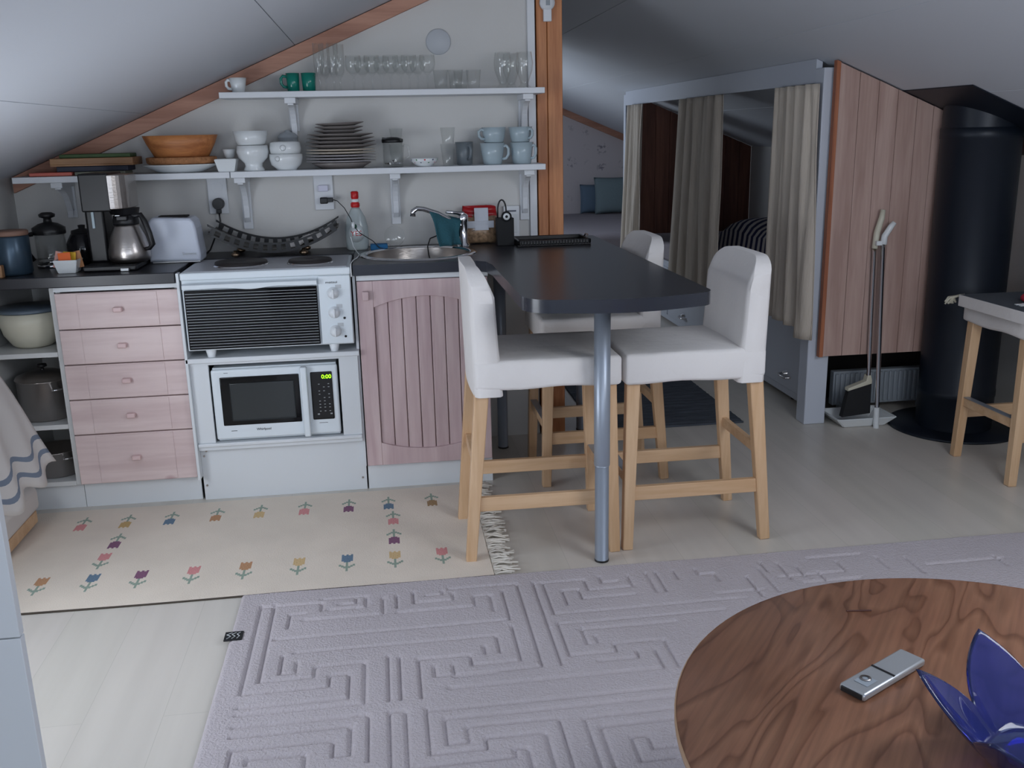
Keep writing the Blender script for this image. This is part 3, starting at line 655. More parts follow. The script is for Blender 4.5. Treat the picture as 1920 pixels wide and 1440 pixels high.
B().lathe([(0, 0), (.022, 0), (.024, .003), (.032, .090), (.0305, .090), (.0225, .006), (0, .006)], (1.000, -.045, ZW), 22).obj('tumbler', MGLS, label='clear glass behind the black-lidded jug, carrying another glass', cat='glass', group='pair of stacked glasses behind the jug')
B().lathe([(0, 0), (.018, 0), (.020, .003), (.028, .064), (.0265, .064), (.0185, .008), (0, .008)], (1.000, -.045, ZW+.0905), 22).obj('tumbler', MGLS, label='clear glass standing on top of another, above the jug', cat='glass', group='pair of stacked glasses behind the jug')
# polka-dot bowl
t = thing('polka_dot_bowl', 'small white bowl with red, green and blue dots', 'bowl', (1.108, -.15, ZW))
B().lathe([(0, 0), (.028, 0), (.034, .004), (.052, .020), (.058, .034), (.055, .034), (.048, .021), (0, .007)], (1.108, -.15, ZW), 32).obj('body', MPORC, t)
dots = [M('dot_red', (200, 50, 60), .4), M('dot_green', (60, 130, 80), .4), M('dot_navy', (50, 60, 100), .4)]
b = B()
for k in range(20):
    a = k*2*PI/20; up_ = k % 2
    r_, h_ = (.0492, .0185) if up_ == 0 else (.0558, .0285)
    b.mi = k % 3; b.lathe([(0, -.001), (.0035, -.0005), (.0035, .0005), (0, .001)], (1.108+r_*math.cos(a), -.15+r_*math.sin(a), ZW+h_), 10, axis='x' if abs(math.cos(a)) > .7 else 'y')
b.obj('dots', dots, t)
B().lathe([(0, 0), (.021, 0), (.022, .003), (.031, .088), (.0295, .088), (.0205, .006), (0, .006)], (1.208, -.14, ZW), 24).obj('tumbler', MGLS, label='lower clear ribbed glass of the stacked pair left of the grey mug', cat='glass', group='stacked pair of straight glasses')
B().lathe([(0, 0), (.023, 0), (.024, .003), (.031, .066), (.0297, .066), (.0225, .006), (0, .006)], (1.210, -.14, ZW+.0885), 24).obj('tumbler', MGLS, label='upper clear glass of the stacked pair left of the grey mug', cat='glass', group='stacked pair of straight glasses')
cup('mug', 'dark grey mug behind the pale blue ones', 'mug', 1.282, -.075, ZW, .030, .038, .094, MGREYM, hdir=-1.2)
mp_ = dict(group='pale blue mugs on the lower shelf')
cup('mug', 'pale blue mug at the front left of the four, handle to the right', 'mug', 1.395, -.13, ZW, .036, .052, .088, MMUGB, hdir=-.35, hr=.020, **mp_)
cup('mug', 'pale blue mug on top of the front left one, handle to the left', 'mug', 1.402, -.13, ZW+.0885, .038, .051, .062, MMUGB, hdir=PI+.35, hr=.020, **mp_)
cup('mug', 'pale blue mug at the shelf end near the post, under another', 'mug', 1.520, -.12, ZW, .036, .050, .088, MMUGB, hdir=-.5, hr=.016, **mp_)
cup('mug', 'pale blue mug stacked on the one nearest the post', 'mug', 1.515, -.12, ZW+.0885, .036, .050, .062, MMUGB, hdir=-.8, hr=.016, **mp_)
# ================================================================ things on the worktop
ZT = .9005
t = thing('storage_tin', 'dark blue-grey tin with a wooden lid at the far left of the worktop', 'tin', (-.42, -.50, ZT))
B().lathe([(0, 0), (.056, 0), (.062, .01), (.062, .135), (.058, .142), (0, .142)], (-.42, -.50, ZT), 32).obj('body', MCANI, t)
B().lathe([(0, .142), (.060, .142), (.062, .146), (.062, .156), (.058, .160), (0, .160)], (-.42, -.50, ZT), 32).obj('lid', MLID, t)
bd('wooden_scoop', 'small tan wooden block leaning at the foot of the blue-grey tin', 'scoop', (-.452, -.600, ZT), (-.43, -.572, ZT+.045), MTRAY)
t = thing('french_press', 'dark glass coffee press with a black knob, left of the tea dish', 'coffee press', (-.345, -.31, ZT))
B().lathe([(0, 0), (.052, 0), (.055, .004), (.055, .13), (.052, .13), (.052, .006), (0, .006)], (-.345, -.31, ZT), 28).obj('glass', MGLS, t)
q = B(); q.lathe([(.058, .125), (.060, .13), (.060, .15), (.035, .165), (.016, .170), (.014, .185), (.028, .190), (.030, .200), (.018, .207), (0, .208)], (-.345, -.31, ZT), 28); q.obj('lid', MBLK, t)
q = B(); q.lathe([(.0555, .0), (.057, .0), (.057, .012), (.0555, .012)], (-.345, -.31, ZT), 28, cap=False); q.lathe([(0, .02), (.05, .02), (.05, .026), (0, .026)], (-.345, -.31, ZT), 24); q.obj('metal_band', MCHROME, t)
B().tube([(-.395, -.345, ZT+.13), (-.420, -.36, ZT+.125), (-.424, -.362, ZT+.08), (-.40, -.35, ZT+.03)], .009, 8).obj('handle', MBLK, t)
t = thing('glass_teapot', 'dark teapot with a black lid and handle behind the tea dish', 'teapot', (-.255, -.24, ZT))
B().lathe([(0, 0), (.05, 0), (.064, .03), (.064, .08), (.045, .115), (.04, .12), (0, .12)], (-.245, -.24, ZT), 28).obj('body', M('smoked_glass', (30, 30, 34), .08), t)
B().lathe([(.042, .12), (.04, .13), (.012, .137), (.014, .15), (0, .152)], (-.245, -.24, ZT), 24).obj('lid', MBLK, t)
B().tube([(-.19, -.25, ZT+.11), (-.165, -.26, ZT+.10), (-.160, -.26, ZT+.06), (-.183, -.25, ZT+.035)], .008, 8).obj('handle', MBLK, t)
sqbowl('tea_dish', 'small square white dish filled with tea bag sachets', -.232, -.50, ZT, .062, .084, .048, MPORC)['category'] = 'dish'
for k, (dx, dy, an, mt_, lb_) in enumerate([(-.030, .014, .25, M('pink_paper', (214, 160, 150), .6), 'pink-edged tea sachet at the left of the square dish'), (-.004, -.020, -.08, MORNG, 'bright orange tea sachet at the front of the square dish'), (.004, .004, .1, MYEL, 'yellow tea sachet behind the orange one'), (.024, .016, -.2, M('tan_paper', (176, 124, 84), .6), 'tan tea sachet at the right of the square dish')]):
    q = B(); q.box((-.232+dx-.022, -.50+dy-.002, ZT+.012), (-.232+dx+.022, -.50+dy+.002, ZT+.074), bev=.001, rot=Matrix.Rotation(an, 3, 'Y') @ Matrix.Rotation(-.12, 3, 'X'))
    q.obj('tea_sachet', mt_, label=lb_, cat='tea bag', group='tea sachets in the square dish')
# coffee maker
X0, Y0 = -.062, -.40
t = thing('coffee_maker', 'black and steel drip coffee maker on the left worktop', 'coffee maker', (X0, Y0, ZT))
q = B(); q.box((X0-.115, Y0-.13, ZT), (X0+.075, Y0+.11, ZT+.022), bev=.006); q.obj('base', MBLK, t)
q = B(); q.box((X0-.115, Y0-.02, ZT+.02), (X0-.045, Y0+.10, ZT+.350), bev=.010); q.obj('water_tank', MBLK, t)
B().box((X0-.090, Y0-.0245, ZT+.15), (X0-.080, Y0-.0195, ZT+.30), bev=.001).obj('level_window', M('pale_level', (150, 170, 180), .3), t)
q = B(); q.box((X0-.10, Y0-.10, ZT+.215), (X0+.005, Y0+.10, ZT+.352), bev=.006); q.obj('brew_head', MBLK, t)
q = B(); n = 16
pts = [(X0+.060, Y0+.08), (X0-.01, Y0+.08), (X0-.01, Y0-.10)]+[(X0-.01+.070*math.sin(a), Y0-.035-.065*math.cos(a)) for a in [k*PI/2/8 for k in range(1, 9)]]
q.prism(pts, 'z', ZT+.222, ZT+.346, bev=.003); q.obj('steel_cover', MSTEEL, t)
q = B(); q.lathe([(.05, .20), (.055, .222), (0, .222)], (X0+.03, Y0-.02, ZT), 24); q.obj('filter_outlet', MBLK, t)
B().box((X0+.02, Y0-.14, ZT), (X0+.05, Y0-.128, ZT+.012), bev=.002).obj('switch', MSILV, t)
cxp, cyp = X0+.035, Y0-.035
t = thing('thermos_carafe', 'steel thermos carafe standing in the coffee maker', 'carafe', (cxp, cyp, ZT+.0225))
B().lathe([(0, 0), (.058, 0), (.070, .006), (.0755, .018), (.075, .045), (.062, .095), (.046, .132), (.044, .142), (0, .142)], (cxp, cyp, ZT+.0225), 40).obj('body', MSTEEL, t)
q = B(); q.lathe([(.046, .140), (.047, .150), (.044, .172), (.030, .180), (0, .181)], (cxp, cyp, ZT+.0225), 32); q.box((cxp-.02, cyp-.062, ZT+.180), (cxp+.02, cyp-.03, ZT+.198), bev=.004); q.obj('lid', MBLK, t)
B().box((cxp-.022, cyp-.060, ZT+.1985), (cxp-.006, cyp-.048, ZT+.2005)).obj('lid_button', MSILV, t)
B().tube([(cxp+.030, cyp-.02, ZT+.195), (cxp+.062, cyp-.03, ZT+.198), (cxp+.074, cyp-.035, ZT+.175), (cxp+.088, cyp-.04, ZT+.13), (cxp+.096, cyp-.04, ZT+.09), (cxp+.082, cyp-.036, ZT+.075), (cxp+.068, cyp-.03, ZT+.072)], [.008, .010, .011, .011, .010, .008, .007], 10).obj('handle', MBLK, t)
# toaster: long slim white, rounded ends
t = thing('toaster', 'long white toaster beside the coffee maker', 'toaster', (.09, -.30, ZT))
pts = [(.020, ZT+.006), (.212, ZT+.006), (.214, ZT+.03), (.205, ZT+.13), (.198, ZT+.158), (.185, ZT+.170), (.045, ZT+.176), (.027, ZT+.16)]
B().prism(pts, 'y', -.345, -.205, bev=.010).obj('housing', M('toaster_white', (206, 212, 226), .35), t)
q = B(); q.box((.06, -.300, ZT+.172), (.17, -.25, ZT+.1785), bev=.002); q.obj('slot', MDARK, t)
q = B(); q.box((.03, -.34, ZT), (.21, -.21, ZT+.007), bev=.002); q.obj('base', MSILV, t)
q = B(); q.text('Siemens', .016, (.172, -.3464, ZT+.035)); q.obj('lettering', MLG, t)
# curved black tray with cut squares on little bronze feet
t = thing('curved_tray', 'black curved openwork tray on bronze ball feet behind the hotplates', 'tray', (.48, -.17, ZT))
def trz(u): return ZT+.032+.082*(abs(2*u-1)**2.0)
xa, xb = .235, .740; n = 44
# base sheet
q = B(); vs_ = []; fs = []
for i in range(n+1):
    u = i/n; x = xa+(xb-xa)*u; z = trz(u)
    for y, dz in ((-.245, 0), (-.20, -.004), (-.12, -.004), (-.05, 0)): vs_.append((x, y, z+dz-.005))
for i in range(n):
    for k in range(3): fs.append((4*i+k, 4*i+4+k, 4*i+5+k, 4*i+1+k))
q.add(vs_, fs, True); q.obj('tray_base', M('olive_black_wood', (58, 54, 48), .35), t, mods=[('SOLIDIFY', dict(thickness=.004))])
# side rails with squares
for yy, nm in ((-.258, 'front_rail'), (-.040, 'back_rail')):
    q = B()
    for k0, k1 in ((-.016, -.007), (.016, .024)):
        vs_ = []; fs = []
        for i in range(n+1):
            u = i/n; x = xa+(xb-xa)*u; z = trz(u)
            vs_ += [(x, yy-.004, z+k0), (x, yy+.004, z+k0), (x, yy+.004, z+k1), (x, yy-.004, z+k1)]
        for i in range(n):
            for k in range(4): fs.append((4*i+k, 4*i+(k+1) % 4, 4*i+4+(k+1) % 4, 4*i+4+k))
        fs += [(0, 1, 2, 3), (4*n+3, 4*n+2, 4*n+1, 4*n)]; q.add(vs_, fs)
    for j in range(14):
        u = (j+.5)/14; x = xa+(xb-xa)*u; z = trz(u); sl = math.atan((trz(u+.01)-trz(u-.01))/(.02*(xb-xa)))
        q.box((x-.009, yy-.0035, z-.012), (x+.009, yy+.0035, z+.020), rot=Matrix.Rotation(-sl, 3, 'Y'))
    q.obj(nm, MBLK, t, recalc=True)
for x, y in ((.330, -.235), (.600, -.235), (.330, -.07), (.600, -.07)):
    B().lathe([(0, 0), (.012, .002), (.018, .009), (.018, .015), (.008, .021), (.007, .028)], (x, y, ZT), 20).obj('ball_foot', MBRONZ, t)
q = B(); vs_ = []; fs = []; n2 = 12
for i in range(n2+1):
    for j in range(7):
        x = .535+.165*i/n2; y = -.22+.12*j/6; u = (x-xa)/(xb-xa)
        vs_.append((x, y, trz(u)+.012+.006*math.sin(9*u*3)+.004*math.cos(j*1.7+i)))
for i in range(n2):
    for j in range(6): fs.append((i*7+j, (i+1)*7+j, (i+1)*7+j+1, i*7+j+1))
q.add(vs_, fs, True); q.obj('folded_napkin', MFAB, label='folded white napkin lying in the curved black tray', cat='napkin', mods=[('SOLIDIFY', dict(thickness=.014))])
# washing-up liquid
x, y = .815, -.12
t = thing('dish_soap_bottle', 'clear washing-up liquid bottle with a red cap', 'bottle', (x, y, ZT))
B().lathe([(0, 0), (.040, 0), (.046, .008), (.048, .05), (.047, .095), (.038, .135), (.022, .165), (.015, .178), (0, .178)], (x, y, ZT), 32, sy_=.6).obj('bottle_body', MSOAP, t)
q = B(); q.lathe([(.016, .176), (.019, .180), (.019, .192), (.014, .198), (.014, .212), (.016, .216), (.016, .238), (.012, .242), (0, .242)], (x, y, ZT), 24); q.obj('cap', MRED, t)
B().lathe([(.0165, .1985), (.0165, .2105), (.0145, .2105)], (x, y, ZT), 24, cap=False).obj('cap_band', MPORC, t)
q = B(); q.lathe([(0, -.001), (.031, 0), (.031, .0015), (0, .002)], (x-.002, -.1495, ZT+.072), 28, axis='y', sy_=1.25); lb = q.obj('label_disc', M('label_silver', (216, 224, 226), .3, .3), t)
q = B(); q.text('YES', .030, (x-.002, -.1512, ZT+.070)); q.obj('lettering', MRED, lb)
q = B(); q.lathe([(0, -.001), (.006, 0), (0, .001)], (x-.004, -.1512, ZT+.100), 12, axis='y', sy_=1.6); q.obj('drop_mark', M('dark_green_print', (20, 80, 60), .4), lb)
bd('sponge', 'blue sponge next to the washing-up liquid', 'sponge', (.868, -.155, ZT), (.940, -.10, ZT+.022), MBLUE, bev=.004)
t = thing('round_clear_lid', 'round clear plastic lid leaning on the wall behind the sink', 'lid', (.965, -.06, ZT))
q = B(); q.lathe([(0, -.003), (.040, -.003), (.044, .003), (.042, .004), (.038, 0), (0, 0)], (.972, -.055, ZT+.046), 32, axis='y'); bmesh.ops.rotate(q.bm, verts=q.bm.verts[:], cent=(.972, -.055, ZT), matrix=Matrix.Rotation(-.25, 3, 'X')); q.obj('disc', MGLS, t)
# bag of muesli
t = thing('muesli_bag', 'clear bag of muesli with a red top, behind the tap', 'bag', (1.340, -.052, ZT))
q = B(); n, m_ = 16, 14; vs_ = []; fs = []
for i in range(m_+1):
    v_ = i/m_; th = .036*math.sin(PI*min(1, v_*1.15+.12))**.6 if v_ < .8 else .036*(1-v_)/.2*.55+.002
    wd = .072+.006*math.sin(PI*v_)
    for j in range(n):
        a = 2*PI*j/n; vs_.append((1.340+wd*math.cos(a)*(1 if abs(math.cos(a)) > .4 else 1.05), -.052+th*math.sin(a), ZT+.005+.155*v_+.004*math.sin(3*a+5*v_)))
for i in range(m_):
    for j in range(n): fs.append((i*n+j, i*n+(j+1) % n, (i+1)*n+(j+1) % n, (i+1)*n+j))
q.add(vs_, fs, True); q._cap(q.bm.verts[:][:n]); q._cap(q.bm.verts[:][-n:]); q.bm.verts.ensure_lookup_table()
for f in q.bm.faces: f.material_index = 1 if f.calc_center_median().z > ZT+.118 else 0
q.obj('bag_body', [M('cereal_in_film', (168, 138, 110), .3, var=.55, vscale=70, coat=.6), M('red_film', (176, 30, 36), .3)], t, recalc=True)
q = B(); q.box((1.315, -.0885, ZT+.06), (1.375, -.0865, ZT+.155), bev=.001, rot=Matrix.Rotation(-.15, 3, 'X')); q.box((1.285, -.0925, ZT+.070), (1.398, -.0895, ZT+.100), bev=.001); q.obj('paper_band', M('band_grey', (196, 200, 210), .5), t)
# dish brush stand
x0, y0 = 1.438, -.14
t = thing('brush_stand', 'black box holder with a wire loop and round white disc, left of the tray', 'holder', (x0, y0, ZT))
B().box((x0-.036, y0-.03, ZT), (x0+.036, y0+.03, ZT+.115), bev=.002).obj('box', MBLKM, t)
q = B(); q.lathe([(0, -.036), (.022, -.036), (.022, -.030), (0, -.030)], (x0+.004, y0, ZT+.122), 24, axis='y'); q.obj('back_disc', MBLKM, t)
q = B(); q.lathe([(.006, -.038), (.0145, -.038), (.0145, -.0355), (.006, -.0355)], (x0+.004, y0, ZT+.122), 24, axis='y', cap=False); q.obj('white_ring', MPORC, t)
B().tube([(x0+.004+.0, y0-.02, ZT+.13)]+[(x0-.012+.018*math.cos(a), y0-.01, ZT+.145+.045*math.sin(a)) for a in [PI*k/10 for k in range(0, 11)]]+[(x0-.031, y0-.01, ZT+.11)], .0035, 8).obj('loop', MBLK, t)
# black serving tray with loop handles
t = thing('serving_tray', 'shallow black tray with ribbed edge and metal handles at the worktop end', 'tray', (1.63, -.14, ZT))
x0, x1, y0, y1 = 1.479, 1.792, -.235, -.035
q = B(); q.box((x0, y0, ZT), (x1, y1, ZT+.006), bev=.002)
q.box((x0, y0, ZT+.006), (x1, y0+.012, ZT+.024), bev=.003); q.box((x0, y1-.012, ZT+.006), (x1, y1, ZT+.024), bev=.003); q.box((x0, y0, ZT+.006), (x0+.012, y1, ZT+.024), bev=.003); q.box((x1-.012, y0, ZT+.006), (x1, y1, ZT+.024), bev=.003)
q.obj('tray_body', MBLK, t)
for k in range(26): pass
q = B()
for k in range(24): q.box((x0+.012+k*.0125, y0-.0015, ZT+.004), (x0+.018+k*.0125, y0, ZT+.022))
q.obj('ribs', MBLKM, t)
q = B(); q.box((x0+.03, y0+.03, ZT+.0062), (x1-.03, y1-.03, ZT+.0075)); q.obj('inlay', M('brownish_grey_inlay', (74, 68, 68), .3), t)
B().tube([(x1-.010, y0+.05, ZT+.02), (x1-.002, y0+.052, ZT+.036), (x1-.002, y0+.10, ZT+.036), (x1-.010, y0+.102, ZT+.02)], .003, 8).obj('handle', MCHROME, t)
# sockets, plug and charger
def socket(lab, x, z, n=2, w=.040):
    t = thing('wall_socket', lab, 'socket', (x, -.005, z))
    B().box((x-w, -.012, z-.04*n+.004), (x+w, -.0005, z+.04*n-.004), bev=.003).obj('plate', MWP, t)
    for k in range(n):
        zc = z+(k-(n-1)/2)*.066
        q = B(); q.lathe([(.024, -.0128), (.024, -.005), (0, -.004)], (x, 0, zc), 28, axis='y', cap=False); q.obj('well', MWL, t)
        q = B()
        for dx in (-.009, .009): q.lathe([(.003, -.0055), (.003, -.004), (0, -.004)], (x+dx, 0, zc), 8, axis='y')
        q.obj('contacts', MBLK, t)
    return t
socket('double wall socket with a black plug, left under the shelf', .247, 1.135)
socket('double wall socket with a black charger, middle under the shelf', .684, 1.138)
t = thing('plug', 'round black plug and cord leading down to the toaster', 'plug', (.249, -.03, 1.08))
q = B(); q.lathe([(.022, -.045), (.024, -.040), (.024, -.012), (0, -.011)], (.249, 0, 1.102), 24, axis='y'); q.box((.239, -.038, 1.062), (.259, -.018, 1.085), bev=.003); q.obj('plug_body', MBLK, t)
B().tube([(.249, -.028, 1.068), (.249, -.028, 1.05), (.251, -.03, 1.03), (.242, -.04, .995), (.228, -.06, .968), (.222, -.10, .945), (.218, -.15, .925), (.205, -.20, .912)], .0035, 8).obj('cord', MBLK, t)
t = thing('charger', 'black charger block with a thin lead draping past the soap bottle', 'charger', (.69, -.03, 1.09))
q = B(); q.box((.668, -.050, 1.090), (.700, -.013, 1.116), bev=.004); q.box((.698, -.048, 1.096), (.722, -.020, 1.114), bev=.002); q.obj('charger_body', MBLK, t)
B().tube([(.722, -.034, 1.105), (.740, -.05, 1.100), (.770, -.12, 1.075), (.795, -.180, 1.035), (.805, -.190, 1.005), (.83, -.185, .975), (.88, -.17, .940), (.905, -.16, .910), (.93, -.165, .904), (.985, -.13, .904), (1.0, -.10, .904)], .0018, 6).obj('lead', MBLK, t)
B().lathe([(.006, -.012), (.008, 0), (.006, .012)], (.803, -.190, 1.010), 12).obj('white_clip', MPORC, t)
q = B(); q.box((.662, -.030, 1.140), (.704, -.013, 1.166), bev=.003); q.obj('adapter', M('lilac_white_plastic', (214, 214, 232), .4), label='small white adapter in the upper half of the middle socket', cat='adapter')
t = B().tube([(.790, -.175, .960), (.800, -.22, .925), (.815, -.26, .906), (.825, -.33, .904), (.815, -.44, .904), (.803, -.50, .904), (.797, -.60, .904), (.797, -.628, .898), (.797, -.632, .86)], .0022, 6)
t.obj('white_cable', MPORC, label='thin white cable running from the soap bottle over the worktop edge', cat='cable')
B().tube([(1.185, -.085, .925), (1.15, -.10, .945), (1.12, -.13, .938), (1.105, -.18, .91), (1.105, -.25, .885), (1.11, -.27, .86)], .0028, 7).obj('black_cord', MBLK, label='black cord dipping into the round sink', cat='cord')
t = thing('wall_box', 'white surface-mounted switch box by the brush stand', 'switch box', (1.49, -.01, 1.0))
B().box((1.450, -.022, .918), (1.520, -.0005, 1.055), bev=.003).obj('housing', MWP, t)
B().box((1.460, -.025, 1.03), (1.505, -.021, 1.036), bev=.001).obj('slot_line', M('slot_dark', (70, 74, 90), .5), t)
B().box((1.458, -.025, .94), (1.508, -.021, 1.02), bev=.001).obj('rocker', MWL, t)
t = thing('smoke_alarm', 'white wall sensor near the top of the pine post', 'sensor', (1.65, -.03, 1.81))
q = B(); q.box((1.634, -.042, 1.808), (1.668, -.021, 1.862), bev=.003); q.obj('lower_body', MWP, t)
q = B(); q.lathe([(0, -.048), (.028, -.045), (.032, -.036), (.032, -.021), (0, -.021)], (1.651, 0, 1.882), 28, axis='y'); q.obj('round_head', MWP, t)
B().box((1.643, -.0495, 1.870), (1.660, -.0475, 1.890), bev=.0005).obj('grille', MRAD, t)
# things in the open shelves
t = thing('mixing_bowl', 'large cream mixing bowl on the top open shelf', 'bowl', (-.412, -.42, .6205))
B().lathe([(0, 0), (.060, 0), (.075, .010), (.100, .05), (.110, .090), (.113, .135), (.108, .135), (.105, .09), (.095, .052), (.07, .016), (0, .008)], (-.412, -.44, .6205), 40).obj('bowl', MCREAM, t)
B().lathe([(.110, .136), (.117, .137), (.117, .146), (.110, .152), (0, .155)], (-.412, -.44, .6205), 40).obj('lid', M('slate_blue_lid', (92, 104, 116), .35), t)
def pot(lab, x, y, z, r_, h, lidt, mb):
    t = thing('saucepan', lab, 'saucepan', (x, y, z))
    B().lathe([(0, 0), (r_-.006, 0), (r_, .006), (r_, h), (r_+.005, h+.003), (r_-.003, h+.003), (r_-.003, .006), (0, .006)], (x, y, z), 40).obj('pan_body', mb, t)
    if lidt:
        B().lathe([(r_+.004, h+.003), (r_, h+.012), (r_*.55, h+.028), (0, h+.033)], (x, y, z), 40).obj('lid', MSTEEL, t)
        B().lathe([(.006, h+.03), (.006, h+.042), (.018, h+.047), (.016, h+.056), (0, h+.058)], (x, y, z), 20).obj('lid_knob', MBLK, t)
    B().tube([(x+r_*.55, y-r_*.85, z+h*.8), (x+r_*.62, y-r_*1.12, z+h*.83), (x+r_*.90, y-r_*.92, z+h*.83), (x+r_*.80, y-r_*.62, z+h*.8)], .004, 8).obj('loop_handle', MCHROME, t)
pot('tall steel saucepan with a lid on the middle open shelf', -.395, -.45, .3435, .098, .150, True, MSTEEL)
pot('low steel saucepan on the bottom open shelf', -.385, -.46, .1185, .092, .095, False, MSTEEL)
# striped towel on a wall rail, over a padded footstool
t = thing('towel_rail', 'thin metal rail on the left wall behind the towel', 'rail', (-.50, -1.1, .78))
q = B(); q.tube([(-.558, -1.32, .80), (-.46, -1.32, .80), (-.46, -.98, .80), (-.558, -.98, .80)], .007, 10); q.obj('bar', MALU, t)
MTOW = bpy.data.materials.new('striped_towelling'); MTOW.use_nodes = True; nt = MTOW.node_tree; N = nt.nodes.new; L = nt.links.new; p = nt.nodes['Principled BSDF']; p.inputs['Roughness'].default_value = .95
tc = N('ShaderNodeUVMap'); sx_ = N('ShaderNodeSeparateXYZ'); L(tc.outputs[0], sx_.inputs[0])
ra = N('ShaderNodeValToRGB'); ra.color_ramp.interpolation = 'CONSTANT'; e = ra.color_ramp.elements; e[0].position = 0; e[0].color = (*lin((206, 200, 196)), 1); e[1].position = .80; e[1].color = (*lin((120, 130, 146)), 1)
for ps, c_ in ((.83, (206, 200, 196)), (.90, (120, 130, 146)), (.93, (206, 200, 196))):
    x_ = e.new(ps); x_.color = (*lin(c_), 1)
L(sx_.outputs['Y'], ra.inputs[0]); L(ra.outputs[0], p.inputs['Base Color'])
def sheet(fn, nu, nv, name, mat, uv=True, **k):
    q = B(); vs_ = [fn(i/nu, j/nv) for i in range(nu+1) for j in range(nv+1)]
    fs = [(i*(nv+1)+j, (i+1)*(nv+1)+j, (i+1)*(nv+1)+j+1, i*(nv+1)+j+1) for i in range(nu) for j in range(nv)]
    vv, ff = q.add(vs_, fs, True)
    if uv:
        ul = q.bm.loops.layers.uv.new('UVMap'); ix = {v: n_ for n_, v in enumerate(vv)}
        for f in ff:
            for l in f.loops: n_ = ix[l.vert]; l[ul].uv = (n_//(nv+1)/nu, (n_ % (nv+1))/nv)
    return q.obj(name, mat, **k)
def twl(u, v):
    y = -1.30+.32*u; z = .808-.57*v+.06*u*v
    return (-.449+.205*v**.9*(.80+.25*u)+.014*math.sin(17*u+2*v)*v, y+.03*math.sin(5*v)*v+.10*v*(u-.2), z+.02*math.sin(15*u)*v)
sheet(twl, 30, 24, 'towel', MTOW, label='off-white towel with grey stripes hanging at the left edge', cat='towel', mods=[('SOLIDIFY', dict(thickness=.005))])
t = thing('footstool', 'low wooden footstool with a striped cushion behind the towel', 'stool', (-.46, -.90, 0))
q = B(); q.box((-.55, -1.05, .015), (-.395, -.72, .06), bev=.003, rot=Matrix.Rotation(.0, 3, 'Z')); q.obj('wooden_base', MBIRCHX, t)
q = B(); q.box((-.55, -1.06, .0605), (-.385, -.70, .150), bev=.02, seg=3); q.obj('cushion', MTOW, t)
# ================================================================ bar stools
def make_stool(lab):
    t = thing('bar_stool', lab, 'bar stool', (0, 0, 0), 'white covered bar stools with birch legs')
    H = .60
    for s_ in (-1, 1):
        q = B(); q.bar((-.242, s_*.180, 0), (-.188, s_*.165, H), .034, .034, .046, .040); q.obj('rear_leg', MBIRCH, t)
        q = B(); q.bar((.240, s_*.182, 0), (.222, s_*.165, H), .034, .034, .044, .040); q.obj('front_leg', MBIRCH, t)
        q = B(); q.box((-.214, s_*.176-.010, .172), (.232, s_*.176+.010, .220), bev=.002); q.obj('side_rail', MBIRCHX, t)
    q = B(); q.box((.222, -.165, .225), (.244, .165, .262), bev=.002); fr = q.obj('footrest', MBIRCHX, t)
    q = B(); q.box((.220, -.160, .2625), (.247, .160, .2645), bev=.0005); q.obj('footrest_plate', MALU, fr)
    q = B(); q.box((-.222, -.16, .30), (-.204, .16, .335), bev=.002); q.obj('rear_rail', MBIRCHX, t)
    # seat cover: soft box with hanging skirt
    q = B(); q.box((-.214, -.205, .578), (.256, .205, .676), bev=.014, seg=3)
    bmesh.ops.subdivide_edges(q.bm, edges=[e_ for e_ in q.bm.edges if e_.calc_length() > .08], cuts=9, use_grid_fill=True)
    for v in q.bm.verts:
        c_ = v.co
        if c_.z > .67: c_.z += .005*math.cos(PI*c_.x/.52)*math.cos(PI*c_.y/.42)
        if c_.z < .60: c_.z += .003*math.sin(22*c_.x)+.003*math.sin(25*c_.y)
        if abs(c_.y) > .2: c_.y += .0025*math.sin(26*c_.x+14*c_.z)
        if c_.x > .25: c_.x += .002*math.sin(20*c_.y+9*c_.z)
    for f in q.bm.faces: f.smooth = True
    q.obj('seat_cover', MFAB, t)
    # back cover: rounded top corners, hollow front
    q = B(); NY, NZ = 26, 14; W = .203; rc = .085; vs_ = []; fs = []
    def row(yn, side):
        y = W*yn; ay = abs(y); top = .967
        if ay > W-rc: top = .967-rc+math.sqrt(max(0, rc*rc-(ay-(W-rc))**2))*1.0
        out_ = []
        for j in range(NZ+1):
            z = .560+(top-.560)*j/NZ
            xf = -.128-.016*((z-.66)/.3) if z < .88 else -.140-.50*(z-.88)**1.0*.9
            xr_ = -.212-.012*((z-.56)/.42)
            hollow = .018*(1-yn*yn)*min(1, max(0, (z-.66)/.06))
            ed_ = .012*max(0, (abs(yn)-.9)/.1)**2
            x = (xf-hollow-ed_) if side > 0 else (xr_+ed_-.008*(1-yn*yn))
            out_.append((x, y*(1-.02*(z-.6)), z))
        return out_
    for side in (1, -1):
        for i in range(NY+1): vs_ += row(math.sin(PI/2*(2*i/NY-1)), side)
    k_ = NZ+1; off = (NY+1)*k_
    for i in range(NY):
        for j in range(NZ):
            fs.append((i*k_+j, (i+1)*k_+j, (i+1)*k_+j+1, i*k_+j+1)); fs.append((off+i*k_+j, off+i*k_+j+1, off+(i+1)*k_+j+1, off+(i+1)*k_+j))
        fs.append((i*k_+NZ, (i+1)*k_+NZ, off+(i+1)*k_+NZ, off+i*k_+NZ)); fs.append((i*k_, off+i*k_, off+(i+1)*k_, (i+1)*k_))
    for i in (0, NY):
        for j in range(NZ): fs.append((i*k_+j, i*k_+j+1, off+i*k_+j+1, off+i*k_+j))
    q.add(vs_, fs, True); q.obj('back_cover', MFAB, t, recalc=True, mods=[('BEVEL', dict(width=.018, segments=4, limit_method='ANGLE', angle_limit=.9))])
    return t
